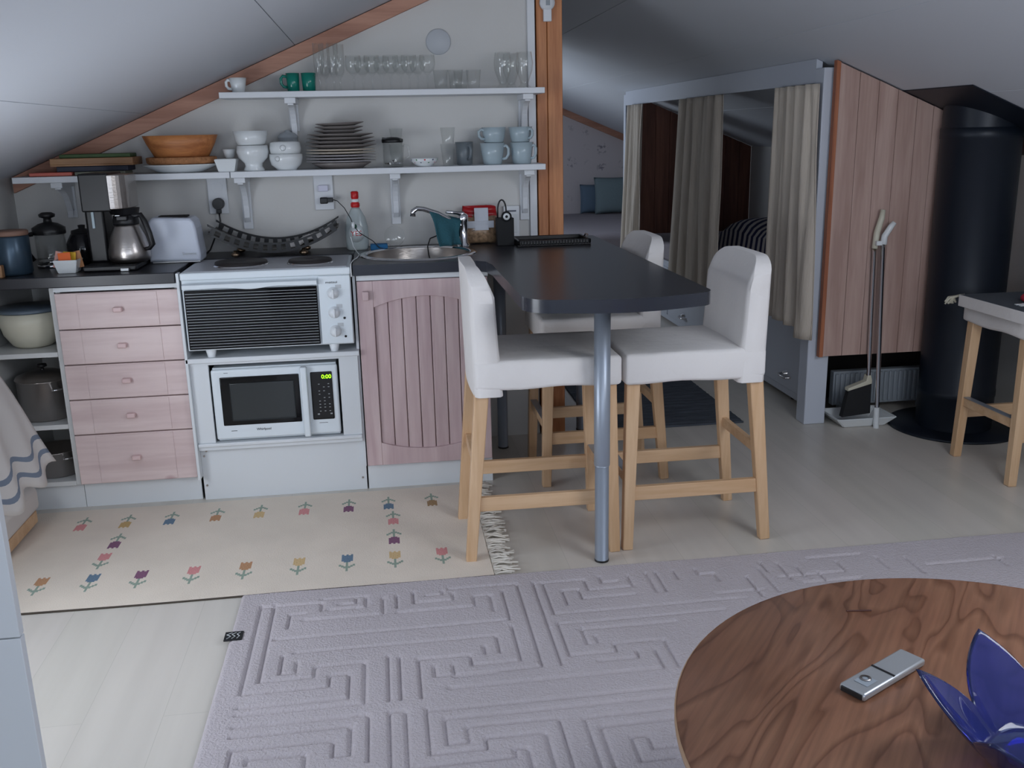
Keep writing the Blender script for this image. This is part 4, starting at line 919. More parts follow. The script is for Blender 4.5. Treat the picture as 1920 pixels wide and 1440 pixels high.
s1 = make_stool('white covered bar stool left of the bar table, its back to the kitchen cabinets')
s2 = dup(s1, (1.917, -1.130, 0), PI, 'white covered bar stool at the right side of the bar table, nearest the viewer')
s3 = dup(s1, (1.752, -.500, 0), PI, 'white covered bar stool farther back, tucked under the bar table')
s4 = dup(s1, (3.515, -.840, 0), PI, 'bar stool at the right edge of the view with a dark mat on its seat')
s1.location = (1.394, -1.133, 0); s1.rotation_euler = (0, 0, -.01)
# things on the right-hand stool
q = B(); q.box((3.245, -1.06, .6815), (3.62, -.625, .6855), bev=.001); q.box((3.238, -1.055, .64), (3.244, -.63, .685), bev=.001)
for f in q.bm.faces:
    if f.calc_center_median().x < 3.2445: f.material_index = 1
q.obj('fringed_mat', [M('charcoal_cloth', (74, 80, 88), .95, bump=.4, bscale=120), MFAB], label='dark grey mat with a pale hem draped over the right-hand stool', cat='mat')
q = B()
for k in range(22):
    a = random.uniform(-.5, .5); q.tube([(3.25+.02*random.random(), -.62, .682), (3.235+.03*a, -.598+.02*random.random(), .668), (3.228+.05*a, -.590, .640+.02*random.random())], .004, 6)
q.obj('tassel', MCREAM, label='cream tassel fringe at the corner of the dark mat', cat='tassel')
q = B(); q.tube([(3.44+.07*math.cos(a), -.86+.05*math.sin(a), .7005+.001*math.sin(3*a)) for a in [2*PI*k/16 for k in range(16)]], .014, 10, closed=True); q.obj('red_cloth', M('crimson_cloth', (180, 40, 62), .8), label='crumpled crimson cloth ring on the dark mat', cat='cloth')
q = B(); q.box((3.335, -.935, .686), (3.385, -.885, .690), bev=.001); q.box((3.30, -.93, .686), (3.335, -.917, .690), bev=.001); q.box((3.30, -.905, .686), (3.335, -.892, .690), bev=.001)
q.obj('white_clip', MPORC, label='flat white pronged clip lying on the dark mat', cat='clip')
# ================================================================ rugs
# flat-woven runner with tulips, woven as coloured cells
cs = .0075; RX0, RX1, RY0, RY1 = -.475, 1.215, -1.445, -.612
nx, ny = int((RX1-RX0)/cs), int((RY1-RY0)/cs)
cols = {'pink': (216, 146, 146), 'yellow': (196, 164, 112), 'blue': (104, 128, 150), 'orange': (190, 144, 108), 'tan': (214, 184, 136), 'purple': (134, 92, 120), 'brown': (170, 140, 104), 'green': (148, 164, 150)}
ck = list(cols)
ground = M('cream_weave', (226, 214, 200), .95, bump=.22, bscale=220, var=.06, vscale=5)
mats = [ground]+[M('wool_'+k, cols[k], .95, bump=.5, bscale=220) for k in ck]+[M('wool_dark_edge', (74, 66, 58), .95)]
grid = np.zeros((nx, ny), int)
pat = [".f.f.f."]+[".fffff."]*6+["..fff..", "...s...", "...s...", "s..s..s", "ss.s.ss", ".sssss.", "..sss..", "...s...", "...s...", "...s..."]
def tulip(x, y, col, up_):
    w_ = len(pat[0]); h_ = len(pat)
    for r_, line in enumerate(pat):
        for c_, ch in enumerate(line):
            if ch == '.': continue
            i = int((x-RX0)/cs)+c_-w_//2; j = int((y-RY0)/cs)+(h_//2-r_ if up_ else r_-h_//2)
            if 0 <= i < nx and 0 <= j < ny: grid[i, j] = (1+ck.index(col)) if ch == 'f' else 1+ck.index('green')
xs_ = [-.232, -.075, .087, .247, .409, .571, .733, .888, 1.054]
for x, c_ in zip(xs_, ['pink', 'yellow', 'blue', 'orange', 'tan', 'pink', 'purple', 'blue', 'brown']): tulip(x, -.752, c_, False)
for x, c_ in zip([-.221, -.064, .087, .249, .411, .584, .744, .899, 1.06], ['orange', 'blue', 'purple', 'pink', 'orange', 'tan', 'blue', 'tan', 'pink']): tulip(x, -1.262, c_, True)
tulip(-.069, -.935, 'purple', False); tulip(-.072, -1.095, 'pink', True); tulip(.900, -.900, 'pink', False); tulip(.902, -1.075, 'purple', False)
grid[:, 0] = len(ck)+1
bm = bmesh.new(); V = {}
def zr(i, j): return .0045+.0006*math.sin(i*.05+j*.03)+.0005*math.sin(j*.11-i*.021)
for i in range(nx+1):
    for j in range(ny+1): V[i, j] = bm.verts.new((RX0+i*cs, RY0+j*cs+.004*math.sin(i*.06)*(1 if j > ny*.8 else .3), zr(i, j)))
for i in range(nx):
    for j in range(ny):
        f = bm.faces.new((V[i, j], V[i+1, j], V[i+1, j+1], V[i, j+1])); f.material_index = int(grid[i, j])
q = B(); q.bm.free(); q.bm = bm
t = thing('tulip_runner', 'cream woven runner with small tulips along the kitchen cabinets', 'rug', (.37, -1.03, 0))
q.obj('weave', mats, t, mods=[('SOLIDIFY', dict(thickness=.003))])
def fringe(x, sgn):
    q = B()
    for k in range(95):
        y = RY0+.01+(RY1-RY0-.02)*k/94; l_ = random.uniform(.05, .085); pts = [(x, y, .006)]; yy = y; a = random.uniform(-.4, .4)
        for s_ in range(1, 4): yy += .012*math.sin(a*s_+k); pts.append((x+sgn*l_*s_/3, yy, .006+.006*abs(math.sin(k+s_))))
        q.tube(pts, .0035, 5)
    o = q.obj('fringe', M('fringe_cotton', (222, 216, 206), .95), t); o['kind'] = 'stuff'
fringe(RX1, 1); fringe(RX0, -1)
# grey-lilac carved pile rug: height field with grooves
SEG = [[0.5,-1.54,0.5,-2.01],[0.5,-2.01,0.72,-2.01],[0.72,-2.01,0.72,-1.96],[0.72,-1.96,0.77,-1.96],[0.77,-1.96,0.77,-2.07],[0.77,-2.07,0.5,-2.07],[0.54,-1.54,0.54,-1.96],[0.54,-1.96,0.68,-1.96],[0.68,-1.96,0.68,-1.91],[0.68,-1.91,0.81,-1.91],[0.81,-1.91,0.81,-2.1],[0.81,-2.1,0.5,-2.1],[0.5,-1.55,0.68,-1.55],[0.68,-1.55,0.68,-1.6],[0.73,-1.57,0.78,-1.57],[0.78,-1.57,0.78,-1.54],[0.63,-1.61,0.59,-1.61],[0.59,-1.61,0.59,-1.69],[0.63,-1.65,0.86,-1.65],[0.86,-1.65,0.86,-1.55],[0.68,-1.53,0.81,-1.53],[0.81,-1.53,0.81,-1.6],[0.81,-1.6,0.7,-1.6],[0.56,-1.75,1.22,-1.75],[1.22,-1.75,1.22,-1.57],[0.9,-1.65,1.13,-1.65],[1.13,-1.65,1.13,-1.59],[1.13,-1.59,1.18,-1.59],[1.18,-1.59,1.18,-1.69],[0.9,-1.54,0.9,-1.62],[0.95,-1.53,0.95,-1.6],[0.95,-1.6,1.07,-1.6],[1.07,-1.6,1.07,-1.56],[0.99,-1.56,1.04,-1.56],[1.04,-1.56,1.04,-1.54],[1.06,-1.53,1.27,-1.53],[1.27,-1.53,1.27,-2.01],[1.27,-2.01,0.99,-2.01],[0.99,-2.01,0.99,-1.96],[1.32,-1.53,1.32,-2.01],[1.32,-1.54,1.48,-1.54],[1.48,-1.54,1.48,-1.61],[1.48,-1.61,1.62,-1.61],[1.62,-1.61,1.62,-1.54],[1.35,-1.55,1.35,-1.74],[1.35,-1.74,1.85,-1.74],[1.4,-1.6,1.4,-1.69],[1.4,-1.6,1.45,-1.6],[1.45,-1.6,1.45,-1.66],[1.45,-1.66,1.61,-1.66],[1.53,-1.53,1.53,-1.57],[1.53,-1.57,1.58,-1.57],[1.68,-1.53,1.68,-1.66],[1.71,-1.53,1.71,-1.66],[1.77,-1.53,1.77,-1.59],[1.84,-1.53,1.84,-1.57],[1.84,-1.57,1.89,-1.57],[1.89,-1.57,1.89,-1.62],[0.62,-1.83,1.17,-1.83],[1.17,-1.83,1.17,-1.92],[0.59,-1.84,0.59,-1.93],[0.59,-1.93,0.63,-1.93],[0.63,-1.93,0.63,-1.88],[1.22,-1.79,1.22,-1.97],[1.22,-1.97,1.09,-1.97],[1.09,-1.97,1.09,-1.92],[1.09,-1.92,0.95,-1.92],[0.95,-1.92,0.95,-2.1],[1.13,-1.88,1.13,-1.92],[1.04,-1.96,1.04,-2.02],[1.04,-2.02,1.15,-2.02],[0.87,-1.89,0.87,-2.1],[0.9,-1.9,0.9,-2.1],[1.35,-1.79,1.35,-1.97],[1.35,-1.97,1.48,-1.97],[1.48,-1.97,1.48,-1.93],[1.48,-1.93,1.62,-1.93],[1.62,-1.93,1.62,-2.07],[1.35,-1.8,1.84,-1.8],[1.41,-1.83,1.41,-1.92],[1.41,-1.92,1.44,-1.92],[1.44,-1.92,1.44,-1.88],[1.4,-1.84,1.68,-1.84],[1.53,-1.98,1.53,-2.01],[1.53,-2.01,1.42,-2.01],[1.58,-2.07,1.02,-2.07],[1.58,-1.98,1.58,-2.07],[0.96,-2.16,1.58,-2.16],[0.96,-2.15,0.96,-2.33],[0.96,-2.33,1.09,-2.33],[1.09,-2.33,1.09,-2.29],[1.09,-2.29,1.23,-2.29],[1.23,-2.29,1.23,-2.42],[1.0,-2.2,1.0,-2.3],[1.0,-2.3,1.05,-2.3],[1.05,-2.3,1.05,-2.24],[1.05,-2.24,1.27,-2.24],[1.27,-2.24,1.27,-2.43],[1.0,-2.2,1.57,-2.2],[0.5,-2.15,0.82,-2.15],[0.82,-2.15,0.82,-2.33],[0.5,-2.19,0.78,-2.19],[0.78,-2.19,0.78,-2.3],[0.78,-2.3,0.74,-2.3],[0.74,-2.3,0.74,-2.24],[0.74,-2.24,0.51,-2.24],[0.51,-2.24,0.51,-2.3],[0.55,-2.3,0.55,-2.28],[0.55,-2.28,0.68,-2.28],[0.68,-2.28,0.68,-2.33],[0.87,-2.15,0.91,-2.15],[0.91,-2.15,0.91,-2.37],[0.87,-2.15,0.87,-2.36],[0.92,-2.37,1.15,-2.37],[1.15,-2.37,1.15,-2.34],[1.15,-2.34,1.18,-2.34],[1.18,-2.34,1.18,-2.41],[1.33,-2.25,1.33,-2.37],[1.33,-2.37,1.33,-2.44],[1.33,-2.25,1.55,-2.25],[1.54,-2.29,1.36,-2.29],[1.36,-2.29,1.36,-2.44],[1.42,-2.34,1.42,-2.43],[1.42,-2.43,1.5,-2.43],[1.42,-2.34,1.46,-2.34],[1.46,-2.34,1.46,-2.39],[1.46,-2.39,1.51,-2.39],[2.06,-1.52,2.06,-1.59],[2.11,-1.54,2.11,-1.65],[2.16,-1.57,2.16,-1.64],[1.98,-1.61,1.98,-1.74],[2.04,-1.56,2.04,-1.72],[2.3,-1.56,2.3,-1.62],[2.44,-1.55,2.44,-1.63],[2.53,-1.57,2.53,-1.68],[2.81,-1.61,2.81,-1.68],[2.21,-1.62,2.21,-1.68],[1.85,-1.7,2.0,-1.7],[1.83,-1.74,1.93,-1.74],[2.08,-1.63,2.29,-1.63],[2.14,-1.68,2.32,-1.68],[2.22,-1.52,2.4,-1.52],[2.57,-1.63,2.83,-1.63]]
GX0, GX1, GY0, GY1 = .432, 3.72, -3.45, -1.452; g = .0085
def axis_pts(a, b_, c_, d_): return np.concatenate([np.arange(a, b_, .02), np.arange(b_, c_, .0042), np.arange(c_, d_+.001, .02)])
ax_, ay_ = axis_pts(GX0, GX0, 3.12, GX1), axis_pts(GY0, -2.52, GY1, GY1)
ay_ = ay_[ay_ <= GY1]
nx, ny = len(ax_)-1, len(ay_)-1
xx, yy = np.meshgrid(ax_, ay_, indexing='ij')
SEG = np.array(SEG, float)
# the same key pattern carries on over the half of the rug that lies under the coffee table
ext = SEG.copy(); ext[:, [1, 3]] = -4.90-ext[:, [1, 3]]; SEG = np.vstack([SEG, ext[np.minimum(ext[:, 1], ext[:, 3]) > GY0+.05]])
dmin = np.full(xx.shape, 9.)
for a, b_, c_, d_ in SEG:
    x0, x1 = min(a, c_), max(a, c_); y0, y1 = min(b_, d_), max(b_, d_)
    dx = np.maximum(np.maximum(x0-xx, 0), xx-x1); dy = np.maximum(np.maximum(y0-yy, 0), yy-y1)
    dmin = np.minimum(dmin, np.hypot(dx, dy))
rng = np.random.default_rng(3)
zz = .0155-.0068*np.clip((.0056-dmin)/.0028, 0, 1)-.0012*np.exp(-(dmin/.011)**2)+rng.normal(0, .0003, xx.shape)+.0006*np.sin(xx*11+yy*7)
edge = np.minimum(np.minimum(xx-GX0, GX1-xx), np.minimum(yy-GY0, GY1-yy)); zz -= .009*np.clip(1-edge/.012, 0, 1)**2
me = bpy.data.meshes.new('pile'); nv = xx.size
co = np.stack([xx-2.0, yy+2.4, zz], -1).reshape(-1, 3)
idx = np.arange(nv).reshape(nx+1, ny+1); qd = np.stack([idx[:-1, :-1], idx[1:, :-1], idx[1:, 1:], idx[:-1, 1:]], -1).reshape(-1, 4)
me.vertices.add(nv); me.vertices.foreach_set('co', co.ravel().astype(np.float32)); me.loops.add(qd.size); me.loops.foreach_set('vertex_index', qd.ravel().astype(np.int32))
me.polygons.add(len(qd)); me.polygons.foreach_set('loop_start', np.arange(0, qd.size, 4, dtype=np.int32)); me.polygons.foreach_set('loop_total', np.full(len(qd), 4, np.int32)); me.update(); me.validate()
me.materials.append(M('lilac_grey_pile', (190, 182, 186), .98, bump=.55, bscale=170, var=.06, vscale=3))
me.polygons.foreach_set('use_smooth', np.ones(len(qd), bool))
t = thing('carved_rug', 'large lilac-grey pile rug with a carved maze pattern', 'rug', (2.0, -2.4, 0))
o = bpy.data.objects.new('pile', me); C.objects.link(o); o.parent = t
q = B(); q.box((GX0+.004, GY0+.004, .0), (GX1-.004, GY1-.004, .005)); q.obj('backing', M('rug_backing', (150, 144, 146), .95), t)
q = B(); q.box((.418, -1.735, .014), (.468, -1.688, .0185), bev=.001); lb = q.obj('woven_label', MBLKM, t)
q = B()
for k in range(3): q.tube([(.426+.014*k, -1.728, .0188), (.436+.012*k, -1.716, .0188), (.424+.014*k, -1.706, .0188), (.438+.011*k, -1.696, .0188)], .0012, 5)
q.obj('label_scribble', MPORC, lb)
q = B(); q.box((1.87, -.035, 0), (2.58, .95, .008), bev=.002)
bmesh.ops.subdivide_edges(q.bm, edges=[e_ for e_ in q.bm.edges if e_.calc_length() > .3], cuts=40, use_grid_fill=True)
for v in q.bm.verts:
    if v.co.z > .006: v.co.z += .002*math.sin(v.co.y*150)
q.obj('floor_mat', MDRUG, label='small charcoal woven mat on the floor between the stools and curtains', cat='mat')
# ================================================================ coffee table
mt = bpy.data.materials.new('oak_veneer_cathedral_grain'); mt.use_nodes = True; nt = mt.node_tree; N = nt.nodes.new; L = nt.links.new; p = nt.nodes['Principled BSDF']
tc = N('ShaderNodeTexCoord'); mp = N('ShaderNodeMapping'); mp.vector_type = 'TEXTURE'; mp.inputs['Rotation'].default_value = (0, 0, .90); mp.inputs['Scale'].default_value = (1.15, .34, 1); L(tc.outputs['Object'], mp.inputs[0])
n1 = N('ShaderNodeTexNoise'); n1.inputs['Scale'].default_value = 1.9; n1.inputs['Detail'].default_value = 2.5; n1.inputs['Distortion'].default_value = .5; L(mp.outputs[0], n1.inputs['Vector'])
ms = N('ShaderNodeMath'); ms.operation = 'MULTIPLY'; ms.inputs[1].default_value = 13; L(n1.outputs[0], ms.inputs[0])
fr_ = N('ShaderNodeMath'); fr_.operation = 'FRACT'; L(ms.outputs[0], fr_.inputs[0])
ra = N('ShaderNodeValToRGB'); e = ra.color_ramp.elements; e[0].position = 0; e[0].color = (*lin((112, 74, 54)), 1); e[1].position = .38; e[1].color = (*lin((146, 104, 80)), 1); x_ = e.new(.92); x_.color = (*lin((138, 96, 74)), 1); x_ = e.new(1); x_.color = (*lin((116, 78, 58)), 1)
L(fr_.outputs[0], ra.inputs[0])
mp3 = N('ShaderNodeMapping'); mp3.vector_type = 'TEXTURE'; mp3.inputs['Rotation'].default_value = (0, 0, .90); mp3.inputs['Scale'].default_value = (.25, .012, 1); L(tc.outputs['Object'], mp3.inputs[0])
n2 = N('ShaderNodeTexNoise'); n2.inputs['Scale'].default_value = 1.5; n2.inputs['Detail'].default_value = 4; L(mp3.outputs[0], n2.inputs['Vector'])
mi = N('ShaderNodeMixRGB'); mi.blend_type = 'OVERLAY'; mi.inputs[0].default_value = .45; L(ra.outputs[0], mi.inputs[1]); L(n2.outputs[0], mi.inputs[2])
n4 = N('ShaderNodeTexNoise'); n4.inputs['Scale'].default_value = 2.2; L(tc.outputs['Object'], n4.inputs['Vector'])
m5 = N('ShaderNodeMixRGB'); m5.blend_type = 'SOFT_LIGHT'; m5.inputs[0].default_value = .6; L(mi.outputs[0], m5.inputs[1]); L(n4.outputs[0], m5.inputs[2])
L(m5.outputs[0], p.inputs['Base Color']); p.inputs['Roughness'].default_value = .38
TX, TY, TR, TZ = 1.808, -3.104, .507, .50
t = thing('coffee_table', 'round oak coffee table in the foreground', 'table', (TX, TY, 0))
B().lathe([(0, TZ-.018), (TR-.03, TZ-.018), (TR-.006, TZ-.010), (TR, TZ-.003), (TR-.001, TZ), (0, TZ)], (TX, TY, 0), 96).obj('tabletop', [mt], t)
B().lathe([(TR-.0005, TZ-.0125), (TR+.0010, TZ-.0115), (TR+.0012, TZ-.0015), (TR-.0012, TZ+.0002)], (TX, TY, 0), 96, cap=False).obj('edge_band', M('pale_oak_edge', (176, 142, 112), .45), t)
for a in (.6, .6+PI/2, .6+PI, .6+3*PI/2):
    q = B(); q.bar((TX+.40*math.cos(a), TY+.40*math.sin(a), .0165), (TX+.30*math.cos(a), TY+.30*math.sin(a), TZ-.018), .028, .028, .045, .045); q.obj('leg', MBIRCH, t)
q = B(); q.tube([(1.725, -2.712, TZ+.0005), (1.770, -2.718, TZ+.0005)], .002, 6); q.obj('scratch', M('dark_scratch', (70, 40, 34), .6), t)
# remote control
rx, ry, ra_ = 1.678, -2.930, math.atan2(.079, .145)
RM = Matrix.Rotation(ra_, 3, 'Z')
t = thing('remote_control', 'slim silver remote control on the round coffee table', 'remote control', (rx, ry, TZ))
def rbox(a, b_, bev=.002): q = B(); q.box((rx+a[0], ry+a[1], TZ+a[2]), (rx+b_[0], ry+b_[1], TZ+b_[2]), bev=bev); bmesh.ops.rotate(q.bm, verts=q.bm.verts[:], cent=(rx, ry, TZ), matrix=RM); return q
rbox((-.085, -.023, .001), (.085, .023, .014), .004).obj('body', MSILV, t)
rbox((-.0865, -.019, .003), (-.083, .019, .012), .001).obj('front_window', MBLK, t)
rbox((-.003, -.021, .0142), (.001, .021, .0152), .0003).obj('slide_joint', MBLK, t)
q = rbox((-.062, -.012, .0142), (-.035, .012, .0150), .0003); q.obj('button_panel', MRAD, t)
q = B(); q.lathe([(.005, .014), (.009, .0155), (.009, .0162), (.005, .0162)], (rx-.040, ry-.018, TZ), 20, cap=False); q.obj('round_key', MSTEEL, t)
# blue glass bowl with pointed petals
MBLUEG = M('cobalt_glass', (120, 140, 255), .02, trans=.92, ior=1.45)
nt = MBLUEG.node_tree; va = nt.nodes.new('ShaderNodeVolumeAbsorption'); va.inputs['Color'].default_value = (.04, .13, .95, 1); va.inputs['Density'].default_value = 110
nt.links.new(va.outputs[0], nt.nodes['Material Output'].inputs['Volume'])
bx, by = 1.780, -3.185
q = B(); NA, NR = 96, 14
def bowlpt(a, v_, inner):
    ph = (a-2.62)*6/(2*PI); ph = ph-math.floor(ph); tri = 1-abs(2*ph-1); tri = 1-tri      # 1 at tips, 0 at valleys
    rim = .050+.072*tri**.85
    zb = .018 if inner else 0
    z = zb+(rim-zb)*v_
    r_ = .050+.115*(z/.122)**.62*(.90+.10*tri)+.012*tri*v_
    if inner: r_ -= .0055+.006*(1-v_)
    if z < .001: r_ = .05
    return (bx+r_*math.cos(a), by+r_*math.sin(a), TZ+.0008+z)
vs_ = [bowlpt(2*PI*i/NA, j/NR, False) for i in range(NA) for j in range(NR+1)]+[bowlpt(2*PI*i/NA, j/NR, True) for i in range(NA) for j in range(NR+1)]
k_ = NR+1; off = NA*k_; fs = []
for i in range(NA):
    i2 = (i+1) % NA
    for j in range(NR): fs += [(i*k_+j, i2*k_+j, i2*k_+j+1, i*k_+j+1), (off+i*k_+j, off+i*k_+j+1, off+i2*k_+j+1, off+i2*k_+j)]
    fs.append((i*k_+NR, i2*k_+NR, off+i2*k_+NR, off+i*k_+NR))
vv, ff = q.add(vs_, fs, True); q._cap([vv[i*k_] for i in range(NA)]); q._cap([vv[off+i*k_] for i in range(NA)])
q.obj('glass_bowl', MBLUEG, label='cobalt blue glass bowl with pointed petals on the coffee table', cat='bowl', recalc=True)
# ================================================================ sleeping alcove with curtains
XA = 2.84; HZ = zR(2.86)
t = thing('bunk_frame', 'pale blue-white painted frame of the curtained sleeping alcove', 'bed frame', (2.9, 1.6, 0))
B().box((2.842, -.120, 0), (2.945, -.03, zR(2.945)-.002), bev=.004).obj('post', MFRAMEW, t)
q = B(); q.prism([(2.846, 1.545), (2.875, 1.545), (2.875, zR(2.875)-.002), (2.846, zR(2.846)-.002)], 'y', -.03, 3.30, bev=.002); q.obj('beam', MFRAMEW, t)
B().box((2.846, 3.30, 0), (2.90, 3.36, zR(2.90)-.003), bev=.003).obj('post', MFRAMEW, t)
q = B(); q.box((2.950, -.03, .02), (2.966, 3.30, .44), bev=.002); q.obj('bed_front', MFRAMEW, t)
q = B(); q.box((2.940, .02, .06), (2.9495, .80, .40), bev=.003); q.box((2.940, .82, .06), (2.9495, 1.55, .40), bev=.003); q.box((2.940, 1.57, .06), (2.9495, 2.4, .40), bev=.003); q.box((2.940, 2.42, .06), (2.9495, 3.27, .40), bev=.003); dfr = q.obj('drawer_fronts', MFRAMEW, t)
for y, z in ((.32, .125), (2.022, .112)):
    q = B(); q.tube([(2.94, y-.05, z), (2.918, y-.048, z), (2.912, y-.03, z-.002), (2.912, y+.03, z-.002), (2.918, y+.048, z), (2.94, y+.05, z)], .006, 8); q.lathe([(.012, 0), (.012, -.02), (0, -.022)], (2.94, y, z+.012), 12, axis='x'); q.obj('handle', MCHROME, dfr)
q = B(); q.box((2.966, -.02, .40), (3.87, 3.28, .42)); q.obj('bed_deck', MBOARD, t)
# board walls of the bunks
def endwall(y0, y1, lab):
    q = B(); x = 2.97
    while x < 3.86:
        xe = min(x+.115, 3.872); q.prism([(x+.001, .42), (xe-.001, .42), (xe-.001, zR(xe)-.004), (x+.001, zR(x)-.004)], 'y', y0, y1, bev=.002); x = xe
    return q.obj('board_wall', MBOARD, label=lab, cat='board wall')
endwall(3.285, 3.31, 'dark brown pine boards at the far end inside the alcove')
endwall(-.02, .005, 'brown board end wall of the alcove behind the black flue')
# mattress, duvet, bedding
q = B(); q.box((2.97, .03, .421), (3.84, 1.68, .60), bev=.03, seg=3); q.obj('mattress', M('navy_mattress', (44, 50, 92), .9), label='dark navy mattress on the near alcove bed', cat='mattress')
q = B(); q.box((2.97, 1.70, .421), (3.84, 3.27, .56), bev=.03, seg=3); q.obj('mattress', MBED, label='greyish mattress on the far alcove bed', cat='mattress')
md = bpy.data.materials.new('navy_white_stripes'); md.use_nodes = True; nt = md.node_tree; N = nt.nodes.new; L = nt.links.new; p = nt.nodes['Principled BSDF']; p.inputs['Roughness'].default_value = .95
tc = N('ShaderNodeTexCoord'); mp = N('ShaderNodeMapping'); mp.inputs['Rotation'].default_value = (.2, .3, 1.35); L(tc.outputs['Object'], mp.inputs[0]); wv = N('ShaderNodeTexWave'); wv.inputs['Scale'].default_value = 4.6; wv.inputs['Distortion'].default_value = 1.6; wv.inputs['Detail'].default_value = 1; L(mp.outputs[0], wv.inputs['Vector'])
ra = N('ShaderNodeValToRGB'); ra.color_ramp.interpolation = 'CONSTANT'; ra.color_ramp.elements[0].color = (*lin((36, 38, 78)), 1); ra.color_ramp.elements[1].position = .48; ra.color_ramp.elements[1].color = (*lin((196, 190, 188)), 1); L(wv.outputs[0], ra.inputs[0]); L(ra.outputs[0], p.inputs['Base Color'])
q = B(); vs_ = []; fs = []; nu, nv_ = 26, 20
for i in range(nu+1):
    for j in range(nv_+1):
        u, v_ = i/nu*2-1, j/nv_*2-1
        h = (1-abs(u)**6)**.5*(1-abs(v_)**8)**.5*(1-.10*v_**2) if abs(u) < 1 and abs(v_) < 1 else 0
        vs_.append((3.33+.365*v_, .90+.74*u, .606+.235*h+.012*math.sin(7*u+3*v_)*h))
for i in range(nu):
    for j in range(nv_): fs.append((i*(nv_+1)+j, (i+1)*(nv_+1)+j, (i+1)*(nv_+1)+j+1, i*(nv_+1)+j+1))
q.add(vs_, fs, True); bmesh.ops.recalc_face_normals(q.bm, faces=q.bm.faces[:]); q.obj('duvet', md, label='puffed duvet with navy and white stripes on the near alcove bed', cat='duvet', mods=[('SOLIDIFY', dict(thickness=.01))])
# curtains
def curtain(lab, yt0, yt1, yb0, yb1, zb, folds, ph, zb2=None, curl=0):
    def fn(u, v):
        y = (yt0+(yt1-yt0)*u)*(1-v)+(yb0+(yb1-yb0)*u)*v
        amp = .012+.012*v
        x = 2.812+amp*math.sin(2*PI*folds*u+ph+.6*math.sin(2.2*v*u*3))+.006*math.sin(2*PI*folds*2.3*u+1)
        zbb = zb+(zb2-zb)*(1 if u > .7 else 0) if zb2 is not None else zb
        z = 1.540-(1.540-zbb)*v
        return (x, y+.01*math.sin(2*PI*folds*u)*v, z)
    return sheet(fn, 72, 30, 'curtain', MCUR, label=lab, cat='curtain', group='beige linen curtains of the sleeping alcove', mods=[('SOLIDIFY', dict(thickness=.003))])
curtain('narrow beige curtain at the far end of the alcove', 3.12, 2.69, 3.30, 2.77, .40, 3.5, .5)
curtain('beige curtain in the middle of the alcove opening', 1.86, 1.05, 2.00, 1.06, .42, 5, 1.2)
curtain('beige curtain next to the white post, its hem uneven', .325, -.118, .32, -.160, .455, 4, 2.2, zb2=.415)
# pine end panel hung beside the post, upright boards
t = thing('pine_panel', 'pale pinkish pine plank panel hanging right of the white post', 'panel', (3.14, -.15, .34))
q = B(); xs_ = [2.893, 2.985, 3.075, 3.165, 3.255, 3.335, 3.41]
for a, b_ in zip(xs_, xs_[1:]): q.prism([(a+.0008, .338), (b_-.0008, .338), (b_-.0008, zR(b_)-.0075), (a+.0008, zR(a)-.0075)], 'y', -.165, -.142, bev=.0014)
q.obj('planks', MPANEL, t)
q = B(); q.prism([(2.875, .336), (2.8925, .336), (2.8925, zR(2.8925)-.005), (2.875, zR(2.875)-.005)], 'y', -.168, -.140); q.obj('edge_strip', MSIDE, t)
q = B(); q.prism([(2.90, zR(2.90)-.0075), (3.41, zR(3.41)-.0075), (3.41, zR(3.41)-.062), (2.90, zR(2.90)-.062)], 'y', -.1415, -.125); q.box((2.95, -.1415, .40), (3.38, -.125, .46)); q.obj('batten', MPANEL, t)
# radiator under the bunk end
t = thing('radiator', 'low ribbed grey radiator under the pine panel', 'radiator', (3.32, .06, 0))
q = B(); q.box((3.06, .045, .035), (3.575, .085, .205), bev=.004); q.obj('panel_body', MRAD, t)
q = B()
for k in range(20): q.box((3.068+k*.0252, .035, .045), (3.083+k*.0252, .0455, .195), bev=.003, seg=1)
q.obj('ribs', MRAD, t)
q = B(); q.box((3.10, .050, 0), (3.115, .08, .036)); q.box((3.52, .050, 0), (3.535, .08, .036)); q.obj('feet', MRAD, t)
S(B().box((2.970, .30, 0), (3.88, .32, .42)), 'under_bunk_shade', MDARK)  # dark sheet that paints in the shade under the bunk, behind the radiator
# flue: black pipe, floor disc, sloping ceiling plate
PX, PY = 3.502, -.27
t = thing('stove_flue', 'wide black flue pipe on a round black floor plate', 'flue', (PX, PY, 0))
B().lathe([(0, 0), (.285, 0), (.288, .006), (.280, .012), (0, .012)], (PX, PY, 0), 64).obj('floor_plate', MPIPE, t)
B().lathe([(.163, .012), (.163, .16), (.1655, .163), (.1655, .19), (.163, .193), (.163, 1.295), (.1655, 1.298), (.1655, 1.34), (.161, 1.343), (.161, 1.345)], (PX, PY, 0), 64, cap=False).obj('pipe', MPIPE, t)
B().lathe([(.160, 1.34), (.160, 1.50)], (PX, PY, 0), 64, cap=False).obj('upper_pipe', MPIPE, t)
q = B(); q.prism([(3.19, zR(3.19)-.001), (3.875, zR(3.875)-.001), (3.875, zR(3.875)-.005), (3.19, zR(3.19)-.005)], 'y', -.66, -.022); q.obj('ceiling_plate', MPIPE, t)
